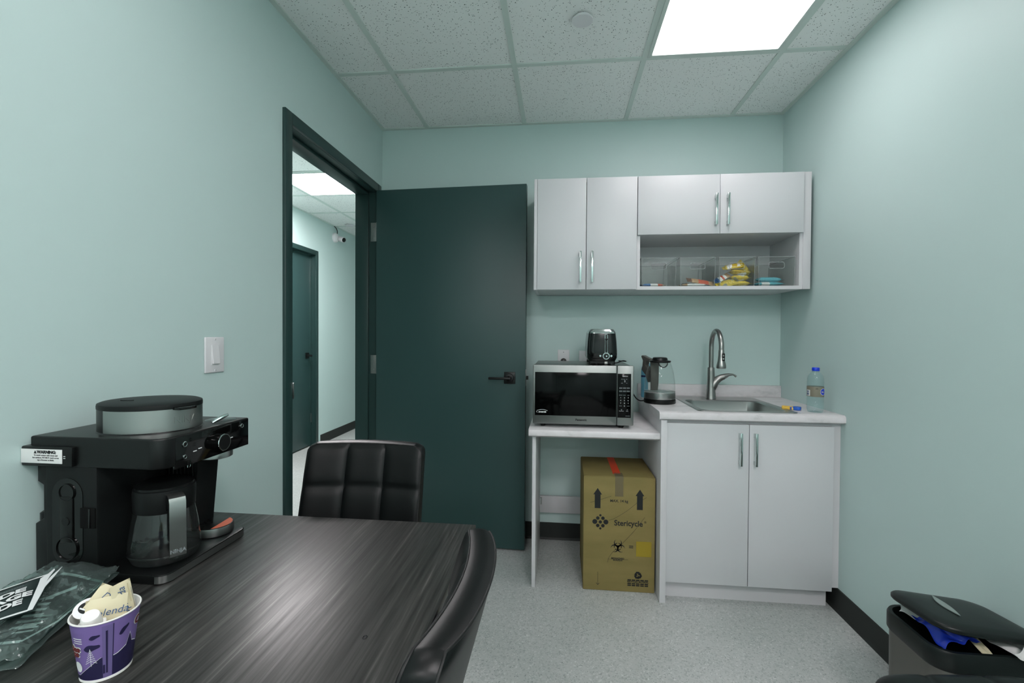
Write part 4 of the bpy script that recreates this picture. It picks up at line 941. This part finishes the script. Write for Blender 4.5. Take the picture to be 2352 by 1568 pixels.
# pod lid and spoon-like catch on the head
MB().lathe([(.036, 1.0392), (.030, 1.0405), (0, 1.041)], (.272, -1.765, 0), 'black_gloss', 28, sy=.9).build('pod_cover', t)
MB().tube(bez((.285, -1.810, 1.040), (.292, -1.80, 1.047), (.298, -1.790, 1.052), (.304, -1.780, 1.056), 8), [.004, .004, .0045, .005, .005, .005, .0045, .004, .003], 'chrome', 10).build('pod_latch', t)
# pod column, outlet ring and drip tray
rb = MB().prism([(.165, .760), (.232, .760), (.250, .958), (.165, .958)], -1.812, CY1 - .006, 'black_matte', axis='y', bev=.003)
for k in range(9): rb.box(.168, .235, -1.8155, -1.812, .765 + k * .0, .766, 'black_matte') if False else None
for k in range(7):
    xx = .170 + k * .0105; rb.box(xx, xx + .0045, -1.8150, -1.811, .762, .955, 'black_plastic', .001)
rb.build('brew_column', t)
MB().lathe([(.036, .985), (.040, .978), (.040, .951), (.037, .949), (.034, .953)], (.270, -1.784, 0), 'steel', 36).build('outlet_ring', t)
dt = rrect(.20, .30, -1.828, CY1 - .002, .045, 8)
MB().prism([(.215, -1.819), (.215, -1.737)] + [(.264 + .042 * cos(a), -1.778 + .042 * sin(a)) for a in [pi / 2 - pi * k / 16 for k in range(17)]], ZB + .0205, ZB + .043, 'black_plastic', bev=.001).build('drip_tray', t)
dtr = [o for o in t.children if o.name.startswith('drip_tray')][0]
MB().lathe([(.0425, ZB + .022), (.0430, ZB + .024), (.0430, ZB + .040), (.0425, ZB + .042)], (.264, -1.778, 0), 'steel', 40, a0=radians(-95), a1=radians(95)).build('tray_band', dtr)
st = [(.264 + .040 * cos(a), -1.778 + .040 * sin(a)) for a in [radians(-62 + 132 * k / 16) for k in range(17)]]
MB().flat(st, 'sticker_orange', Matrix.Translation((0, 0, ZB + .0432))).build('orange_sticker', dtr)['label'] = 'orange notice sticker on the tray'
hl_ = MB()
for a, b_ in ((.235, -1.790), (.235, -1.776), (.245, -1.783), (.245, -1.768), (.255, -1.775), (.235, -1.762)): hl_.lathe([(.0025, ZB + .0433), (0, ZB + .0434)], (a, b_, 0), 'dark_hole', 10)
hl_.lathe([(.009, ZB + .0432), (0, ZB + .0433)], (.250, -1.806, 0), 'dark_hole', 20).build('drain_holes', dtr)

# carafe (lifts off)
ax_, ay_ = .252, -1.912
t = thing('carafe', 'glass coffee carafe with black collar standing on the brewer base', 'carafe', (ax_, ay_, ZB + .0205))
zc = ZB + .0205
MB().lathe([(0, zc + .001), (.052, zc + .001), (.061, zc + .006), (.0675, zc + .022), (.0670, zc + .045), (.0615, zc + .085), (.0555, zc + .118), (.0540, zc + .125)], (ax_, ay_, 0), 'carafe_glass', 48).lathe([(.0685, zc + .022), (.0690, zc + .024), (.0685, zc + .026)], (ax_, ay_, 0), 'carafe_glass', 48).build('glass_jug', t)
MB().lathe([(.0565, zc + .114), (.0575, zc + .116), (.0585, zc + .154), (.0575, zc + .162), (.053, zc + .164)], (ax_, ay_, 0), 'black_matte', 48).build('collar', t)
MB().lathe([(.0545, zc + .160), (.0545, zc + .168), (.040, zc + .176), (.030, zc + .178), (0, zc + .178)], (ax_, ay_, 0), 'black_plastic', 40).build('carafe_lid', t)
ha = math.atan2(-.56, .83)
Mh = Matrix.Translation((ax_, ay_, zc)) @ Matrix.Rotation(ha, 4, 'Z')
hb = MB().prism([(.054, .118), (.054, .154), (.080, .157), (.0925, .145), (.0945, .040), (.090, .030), (.080, .034), (.079, .120), (.072, .130)], -.0125, .0125, 'black_plastic', axis='y', bev=.003, M=Mh).build('handle', t)
# steel strip on the handle's outer face
spz = [(.066, .1585), (.080, .1590), (.0905, .1545), (.0945, .146), (.0955, .10), (.0965, .040), (.0955, .032)]
hs = MB(); vs = []
for x_, z_ in spz: vs += [(x_, -.0150, z_), (x_, .0150, z_)]
hs.raw(vs, [(2 * i, 2 * i + 1, 2 * i + 3, 2 * i + 2) for i in range(len(spz) - 1)], 'steel_light', True, Mh).build('handle_strip', hb)
MB().text('NINJA', .0105, 'print_grey', Mh @ Matrix(((0, 0, 1, .0967), (1, 0, 0, 0), (0, 1, 0, .043), (0, 0, 0, 1))), bold=.0003).build('handle_lettering', hb)

# ------------------------------------------------------------------ paper cup and its contents
ux, uy = .4330, -2.2165
t = thing('paper_cup', 'purple patterned paper cup holding sweeteners at front of the table', 'cup', (ux, uy, ZB))
R0, R1, CH = .0310, .0425, .0935
def cone_r(z): return R0 + (R1 - R0) * z / CH
MB().lathe([(0, ZB + .006), (R0 - .001, ZB + .006), (R0 - .001, ZB + .0005), (R0 + .0006, ZB + .0005), (R0 + .0008, ZB + .004), (cone_r(.0045), ZB + .0045)], (ux, uy, 0), 'cup_white', 48).lathe([(cone_r(.0045), ZB + .0045), (R1, ZB + CH)], (ux, uy, 0), 'cup_purple', 60).lathe([(R1 - .0014, ZB + CH), (R0 - .0008, ZB + .007)], (ux, uy, 0), 'cup_white', 48).build('cup_body', t)
cbd = [o for o in t.children if o.name.startswith('cup_body')][0]
MB().lathe([(R1 + .0013 * cos(a), ZB + CH + .0013 * sin(a)) for a in [2 * pi * k / 10 for k in range(11)]], (ux, uy, 0), 'cup_white', 60).build('rolled_rim', t)
ca = math.atan2(CAM[1] - uy, CAM[0] - ux)
def cw(s_, z, d=.0004):      # s: arc metres to the right as seen from camera, z: height above table
    r = cone_r(z) + d; a = ca + s_ / .037; return Vector((ux + r * cos(a), uy + r * sin(a), ZB + z))
pr = MB()
def band(f0, f1, s0, s1, m, n=30, d=.0004):
    vs = []
    for i in range(n + 1): s_ = s0 + (s1 - s0) * i / n; vs += [cw(s_, f0(s_), d), cw(s_, f1(s_), d)]
    pr.raw(vs, [(2 * i, 2 * i + 2, 2 * i + 3, 2 * i + 1) for i in range(n)], m, True)
hill = lambda s_: .0125 + .026 * max(0, min(1, (s_ + .040) / .033)) if s_ < -.004 else .040 + .004 * sin((s_ - .02) * 140) + (.016 * max(0, 1 - abs(s_ - .030) / .005))
band(lambda s_: .0055, hill, -.058, -.0045, 'print_navy'); band(lambda s_: .0055, hill, .0075, .058, 'print_navy')
band(lambda s_: hill(s_), lambda s_: hill(s_) + .0012, .0075, .045, 'print_white'); band(lambda s_: hill(s_), lambda s_: hill(s_) + .0006, -.045, -.006, 'print_white')
band(lambda s_: .0055, lambda s_: .088, -.0045, .0075, 'cup_purple_dark', d=.0003); band(lambda s_: .012, lambda s_: .080, -.0005, .0018, 'print_navy', 4, .0005)
band(lambda s_: .0055, lambda s_: .088, .0072, .0082, 'print_navy', 2, .0005); band(lambda s_: .012, lambda s_: .026, -.0042, -.0016, 'print_navy', 2, .0005)
def blob(s0, z0, rs, rz, tilt, m):
    ring = [cw(s0 + rs * cos(a), z0 + rz * sin(a) * (1 + .25 * cos(3 * a)) + tilt * rs * cos(a), .0005) for a in [2 * pi * k / 20 for k in range(20)]]
    pr.raw([cw(s0, z0, .0005)] + ring, [(0, 1 + k, 1 + (k + 1) % 20) for k in range(20)], m, False)
blob(-.0125, .0735, .0062, .0030, .25, 'print_navy'); blob(-.0165, .057, .0100, .0048, .15, 'print_navy'); blob(.0205, .071, .0062, .0042, .75, 'print_navy')
for k in range(6):
    zz = .034 + k * .0036; ww = .0075 - k * .0011
    for sg in (-1, 1): pr.raw([cw(-.0185, zz + .003, .0007), cw(-.0185, zz + .0022, .0007), cw(-.0185 + sg * ww, zz - .0022, .0007), cw(-.0185 + sg * ww, zz - .0014, .0007)], [(0, 1, 2, 3)], 'print_white', False)
band(lambda s_: .028, lambda s_: .056, -.0188, -.0182, 'print_white', 1, .0007)
def ctext(tx, s0, z0, size, m, bold, d): pr.text(tx, size, m, None, bold=bold, depth=.0, warp=lambda v: cw(v.x + s0, v.y + z0, d))
ctext('des', -.0405, .0555, .0125, 'print_white', .0019, .0006); ctext('des', -.0405, .0555, .0125, 'print_maroon', .0007, .0013)
ctext('ps', -.0400, .0475, .0125, 'print_white', .0019, .0006); ctext('ps', -.0400, .0475, .0125, 'print_maroon', .0007, .0013)
ctext('C', .0415, .072, .016, 'print_white', .0019, .0006); ctext('C', .0415, .072, .016, 'print_maroon', .0007, .0013)
for q in range(3): band(lambda s_, q=q: .0715 - q * .0035, lambda s_, q=q: .0728 - q * .0035, -.042, -.028, 'print_white', 3, .0005)
ring = [cw(-.0405 + .0075 * cos(a), .026 + .0085 * sin(a), .0006) for a in [2 * pi * k / 20 for k in range(20)]]
pr.raw([cw(-.0405, .026, .0006)] + ring, [(0, 1 + k, 1 + (k + 1) % 20) for k in range(20)], 'print_white', False)
pr.build('printed_pattern', cbd)
# sweetener packets
def packet(label, M_, words, w_, h_, group='yellow sweetener packets in the purple cup', side=False):
    b = MB(); nx, ny = 10, 8; vs = []
    for s_ in (1, -1):
        for i in range(nx + 1):
            for j in range(ny + 1):
                u, v = i / nx, j / ny; zz = s_ * .0022 * (1 - (2 * u - 1) ** 4) * (1 - (2 * v - 1) ** 4) + .0015 * sin(5 * u) * sin(3 * v)
                vs.append(((u - .5) * w_, (v - .5) * h_, zz))
    k = ny + 1; o_ = (nx + 1) * k; fs = []
    for i in range(nx):
        for j in range(ny): a = i * k + j; fs.append((a, a + k, a + k + 1, a + 1)); fs.append((o_ + a, o_ + a + 1, o_ + a + k + 1, o_ + a + k))
    b.raw(vs, fs, 'packet_yellow', True)
    o = b.build('sweetener_packet'); o.matrix_world = M_
    tag(o, label, 'sweetener packet', group)
    q = MB()
    for (tx, sz, x_, y_, sp_) in words: q.text(tx, sz, 'print_blue', Matrix.Translation((x_, y_, .0034)), bold=-.0001, space=sp_, shear=.22)
    q.box(-.4 * w_, .25 * w_, -.44 * h_, -.42 * h_, .002, .0024, 'print_grey').box(-.1 * w_, .42 * w_, -.31 * h_, -.27 * h_, .0032, .0036, 'packet_shade')
    q.build('print', o); return o
toC = Vector((CAM[0] - ux, CAM[1] - uy, 0)).normalized()
def face(p_, tilt, roll, yaw=0):
    a = math.atan2(toC.y, toC.x) + yaw
    return Matrix.Translation(p_) @ Matrix.Rotation(a + pi / 2, 4, 'Z') @ Matrix.Rotation(pi / 2 - tilt, 4, 'X') @ Matrix.Rotation(roll, 4, 'Z')
rgt = Vector((-toC.y, toC.x, 0))
def cp_(s_, d_, z_): return Vector((ux, uy, ZB)) + rgt * s_ + toC * d_ + Vector((0, 0, z_))
packet('yellow sweetener packet at front centre of the purple cup', face(cp_(.000, .004, .090), radians(14), radians(-4)), [('Splenda', .0145, .004, .001, 1.0)], .050, .046)
packet('yellow sweetener packet tilted cornerwise behind the front one', face(cp_(-.001, -.006, .100), radians(10), radians(-38)), [('Dr', .0130, -.004, .010, 1.0)], .044, .048)
packet('yellow sweetener packet standing upright at right in the cup', face(cp_(.021, -.004, .098), radians(8), radians(96), radians(25)), [('Splenda', .0145, .0, .001, 1.0)], .058, .028)
# creamers
def creamer(label, p_, ax_dir, top=True):
    t = thing('creamer_pod', label, 'creamer', p_, world=False, group='white creamer pods in the purple cup')
    q = Vector((0, 0, 1)).rotation_difference(Vector(ax_dir)); t.rotation_mode = 'QUATERNION'; t.rotation_quaternion = q
    MB().lathe([(0, -.020), (.0105, -.020), (.0115, -.018), (.0135, -.002), (.0170, -.001), (.0172, .0006), (.0, .0006)], (0, 0, 0), 'cup_white', 32).build('tub', t)
    if top: MB().lathe([(.0165, .0008), (0, .0010)], (0, 0, 0), 'plate_white', 28).lathe([(.0120, .0012), (0, .0014)], (0, 0, 0), 'print_black', 28, sx=1, sy=.8).tube([(.004 + .004 * cos(a), -.001 + .0035 * sin(a), .0018) for a in [2 * pi * k / 14 for k in range(14)]], .0006, 'cap_blue', 6, closed=True).box(-.008, .004, -.005, -.003, .0014, .0018, 'print_white').build('foil_lid', t)
    return t
creamer('white creamer with dark printed lid at left in the cup', cp_(-.0215, -.006, .1010), (toC * .45 + Vector((0, 0, .85)) - rgt * .12).normalized())
creamer('white creamer lying sideways below the lidded creamer in cup', cp_(-.0165, .0115, .0815), (toC * -.35 + Vector((0, 0, -.80)) + rgt * .05).normalized(), False)

# ------------------------------------------------------------------ leaflet and plastic bag
def sheet_grid(fn, nu, nv, m, thick=.0006, name='', cut=None):
    vs = []; fs = []
    for j in range(nv + 1):
        for i in range(nu + 1): vs.append(Vector(fn(i / nu, j / nv)))
    k = nu + 1; o_ = len(vs)
    vs2 = [v - Vector((0, 0, thick)) for v in vs]
    for j in range(nv):
        for i in range(nu):
            a = j * k + i; fs.append((a, a + 1, a + k + 1, a + k)); fs.append((o_ + a, o_ + a + k, o_ + a + k + 1, o_ + a + 1))
    rim = [i for i in range(k)] + [j * k + nu for j in range(1, nv + 1)] + [nv * k + i for i in range(nu - 1, -1, -1)] + [j * k for j in range(nv - 1, 0, -1)]
    for a, b_ in zip(rim, rim[1:] + rim[:1]): fs.append((a, o_ + a, o_ + b_, b_))
    return MB().raw(vs + vs2, fs, m, True)
def bil(c, u, v):
    a, b_, c_, d = [Vector(q) for q in c]; return a * (1 - u) * (1 - v) + b_ * u * (1 - v) + c_ * u * v + d * (1 - u) * v
from mathutils import noise
# bag: corner order far-left, far-right, near-right, near-left
bagc = ((.085, -2.004, .772), (.232, -2.002, .768), (.300, -2.235, ZB + .006), (.10, -2.36, ZB + .010))
def bagf(u, v, lift=0.0):
    p = bil(bagc, u, v); e = (1 - abs(2 * u - 1) ** 6) * (1 - abs(2 * v - 1) ** 6)
    z = .010 * e + .011 * noise.noise(Vector((p.x * 28, p.y * 28, 1.3 + lift * 9))) * (.4 + e) + .005 * abs(noise.noise(Vector((p.x * 75 + p.y * 40, p.y * 60, 5)))) + .0025 * noise.noise(Vector((p.x * 190, p.y * 150, 2)))
    return (p.x + .006 * noise.noise(Vector((u * 4, v * 9, 2))), p.y + .006 * noise.noise(Vector((u * 7, v * 4, 7))) * (v > .06), max(ZB + .0015, p.z + z + lift))
t = thing('plastic_bag', 'crumpled clear plastic bag lying beside the coffee maker', 'plastic bag', (.19, -2.15, ZB))
sheet_grid(lambda u, v: bagf(u, v, .008), 80, 80, 'bag_film', .0003).build('upper_film', t, ang=180)
sheet_grid(lambda u, v: (bagf(u, v)[0], bagf(u, v)[1], max(ZB + .0008, bagf(u, v)[2] * .0 + bil(bagc, u, v).z * 1.0 - .004 + .002 * sin(u * 9))), 24, 24, 'bag_film', .0003).build('lower_film', t, ang=180)
# dark printed insert inside the bag
inc = ((.125, -2.020, .768), (.225, -2.025, .760), (.278, -2.190, ZB + .010), (.145, -2.225, ZB + .012))
t = thing('printed_card', 'dark printed card with white outline inside the clear plastic bag', 'card', (.2, -2.12, ZB))
cf = lambda u, v: tuple(bil(inc, u, v) + Vector((0, 0, .0015 * sin(u * 5 + v * 3))))
sheet_grid(cf, 16, 16, 'paper_dark', .0006).build('card', t, ang=60)
ip = MB()
def iband(u0, v0, u1, v1, w_, m='print_white', n=10):
    du, dv = u1 - u0, v1 - v0; l_ = sqrt(du * du + dv * dv); nu_, nv_ = -dv / l_ * w_, du / l_ * w_; vs = []
    for i in range(n + 1):
        q = i / n
        for s_ in (-1, 1): p = Vector(cf(u0 + du * q + s_ * nu_, v0 + dv * q + s_ * nv_)); vs.append(p + Vector((0, 0, .0012)))
    ip.raw(vs, [(2 * i, 2 * i + 1, 2 * i + 3, 2 * i + 2) for i in range(n)], m, True)
for a in ((.02, .03, .98, .03), (.98, .03, .97, .70), (.97, .70, .80, .97), (.80, .97, .05, .96)): iband(*a, .018)
iband(.93, .08, .92, .66, .006)
for k in range(6): iband(.30 + .03 * k, .40 + .075 * k, .48 + .05 * k, .36 + .075 * k, .018, n=4)
iband(.20, .55, .62, .17, .03); iband(.23, .53, .60, .20, .018, 'paper_dark'); 
for k in range(5): iband(.55 + .012 * (k % 2), .62 + .055 * k, .78, .60 + .055 * k, .012, n=4)
ip.build('print', t)
# dark leaflet with white border and folded flap
lfc = ((0.1171, -2.1332, .786), (0.1444, -2.0641, .786), (0.2499, -2.1700, .786), (0.2235, -2.2101, .786))
t = thing('leaflet', 'dark leaflet with white border and bold white letters on the bag', 'leaflet', (.12, -2.11, ZB))
lf = lambda u, v: tuple(bil(lfc, u, v) + Vector((0, 0, .004 * sin(pi * u) * sin(pi * v) + .002)))
sheet_grid(lf, 18, 18, 'paper_dark', .0007).build('sheet', t, ang=60)
ip = MB(); cf = lf
for a in ((.02, .025, .98, .025), (.02, .97, .80, .975)): iband(*a, .02)
# folded white flap along the right edge
flp = [(.86, .10), (1.0, .015), (1.10, -.04), (1.13, .03), (1.06, .16), (1.02, .30), (1.10, .20), (1.30, .10), (1.18, .30), (1.04, .46), (.99, .70), (.92, .985), (.78, .985), (.84, .55), (.86, .30)]
def lfp(u, v, d): 
    p = bil(lfc, u, v); return p + Vector((0, 0, .004 * sin(pi * min(1, u)) * sin(pi * min(1, max(0, v))) + .002 + d + max(0, u - .98) * .03))
ip.raw([lfp(u, v, .0016) for u, v in flp] + [lfp(u, v, .0009) for u, v in flp], [list(range(len(flp))), list(range(len(flp), 2 * len(flp)))[::-1]] + [[i, (i + 1) % len(flp), len(flp) + (i + 1) % len(flp), len(flp) + i] for i in range(len(flp))], 'print_white', False)
ip.build('white_border', t)
tx = MB()
uu = (Vector(lfc[1]) - Vector(lfc[0])); vv = (Vector(lfc[3]) - Vector(lfc[0]))
def lt(word, u0, v0, size):
    ul = uu.length; vl = vv.length
    tx.text(word, size, 'print_white', None, bold=.0012, depth=.0, sx=1.35, align='RIGHT', warp=lambda v: lfp(u0 + v.x / ul, v0 - v.y / vl, .0014))
lt('DE', .62, .34, .024); lt('RAGE', .78, .52, .024); lt('DE', .60, .70, .024)
for q in range(2): 
    for k in range(9): 
        a = .12 + .05 * k; tx.raw([lfp(a, .16 + .035 * q, .0014), lfp(a + .035, .16 + .035 * q, .0014), lfp(a + .035, .175 + .035 * q, .0014), lfp(a, .175 + .035 * q, .0014)], [(0, 1, 2, 3)], 'print_grey', False)
tx.build('lettering', t)

# ------------------------------------------------------------------ trash bin
t = thing('trash_bin', 'stainless trash bin with black lid propped open by rubbish', 'trash bin', (2.26, -1.42, 0))
nx0, nx1, ny0, ny1, zr = 2.129, 2.405, -1.546, -1.315, .430
loft([rl(nx0 + .012, nx1 - .012, ny0 + .012, ny1 - .012, .05, .002), rl(nx0 + .008, nx1 - .008, ny0 + .008, ny1 - .008, .05, .02), rl(nx0 + .006, nx1 - .006, ny0 + .006, ny1 - .006, .05, zr - .045)], 'bin_steel').build('body', t)
loft([rl(nx0 + .004, nx1 - .004, ny0 + .004, ny1 - .004, .052, zr - .055), rl(nx0, nx1, ny0, ny1, .055, zr - .048), rl(nx0, nx1, ny0, ny1, .055, zr - .006), rl(nx0 + .003, nx1 - .003, ny0 + .003, ny1 - .003, .053, zr), rl(nx0 + .012, nx1 - .012, ny0 + .012, ny1 - .012, .046, zr), rl(nx0 + .014, nx1 - .014, ny0 + .014, ny1 - .014, .045, zr - .006), rl(nx0 + .018, nx1 - .018, ny0 + .018, ny1 - .018, .04, zr - .20)], 'lid_black', True).build('rim', t)
la = radians(5.5)
Ml = Matrix.Translation((nx1 - .004, ny1, zr + .008)) @ Matrix.Rotation(la, 4, 'Y') @ Matrix.Rotation(radians(-5), 4, 'X') @ Matrix.Translation((0, (ny0 - ny1) / 2, 0))
def ll(e, z, r=.05): return [Ml @ Vector((x - (nx1 - .004), y - (ny0 + ny1) / 2, z)) for x, y in rrect(nx0 + .010 + e, nx1 - .004 - e, ny0 + e, ny1 - e, r, 8)]
lo = loft([ll(.004, 0, .05), ll(0, .004, .052), ll(0, .012, .052), ll(.004, .016, .05), ll(.03, .0215, .045), ll(.07, .0250, .03), ll(.105, .0260, .01)], 'lid_black', True).build('lid', t, ang=60)
loft([ll(.006, .001, .05), ll(.03, -.004, .03), ll(.10, -.004, .012)], 'lid_black', True).build('lid_underside', lo, ang=60)
def lens_poly(L_, w_, n=14): return [(-L_ / 2 + L_ * i / n, w_ * sin(pi * i / n)) for i in range(n + 1)] + [(L_ / 2 - L_ * i / n, -w_ * .55 * sin(pi * i / n)) for i in range(1, n)]
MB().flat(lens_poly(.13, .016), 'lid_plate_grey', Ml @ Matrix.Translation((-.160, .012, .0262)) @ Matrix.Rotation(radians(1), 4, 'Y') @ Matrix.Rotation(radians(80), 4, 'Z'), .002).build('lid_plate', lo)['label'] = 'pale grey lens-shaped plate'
# rubbish in the bin
def crumple(name, label, cat, c, amp, m, seed, fold=0.0):
    def fn(u, v):
        p = bil(c, u, v); q = Vector((u * 3.1, v * 3.1, seed))
        return tuple(p + Vector((noise.noise(q) * amp * .5, noise.noise(q + Vector((9, 0, 0))) * amp * .5, noise.noise(q + Vector((0, 9, 0))) * amp + fold * sin(pi * u))))
    o = sheet_grid(fn, 20, 20, m, .0006).build(name, loc=tuple(bil(c, .5, .5)), ang=40); return tag(o, label, cat)
crumple('blue_bag', 'shiny blue plastic bag stuffed in the trash bin', 'plastic bag', ((2.168, -1.395, .440), (2.240, -1.44, .462), (2.248, -1.525, .446), (2.172, -1.510, .424)), .022, 'bag_blue', 3.3, .012)
crumple('paper_plate', 'curved white paper edge at the back left of the trash bin', 'paper', ((2.164, -1.355, .430), (2.180, -1.350, .450), (2.235, -1.42, .456), (2.205, -1.42, .430)), .008, 'paper_white', 6.1, .008)
crumple('paper_scrap', 'beige card scrap next to the blue bag in the bin', 'paper', ((2.250, -1.46, .448), (2.275, -1.46, .448), (2.276, -1.530, .426), (2.250, -1.530, .426)), .004, 'packet_yellow', 8.2, 0)
crumple('paper_sheet', 'flat white paper sheet sticking out from under the lid', 'paper', ((2.285, -1.49, .446), (2.37, -1.47, .446), (2.392, -1.570, .440), (2.32, -1.566, .438)), .006, 'paper_white', 1.2, .004)
crumple('paper_napkin', 'crumpled white paper hanging over the right of the bin', 'paper', ((2.300, -1.562, .455), (2.380, -1.550, .495), (2.402, -1.615, .455), (2.335, -1.602, .436)), .024, 'paper_white', 2.7, .016)
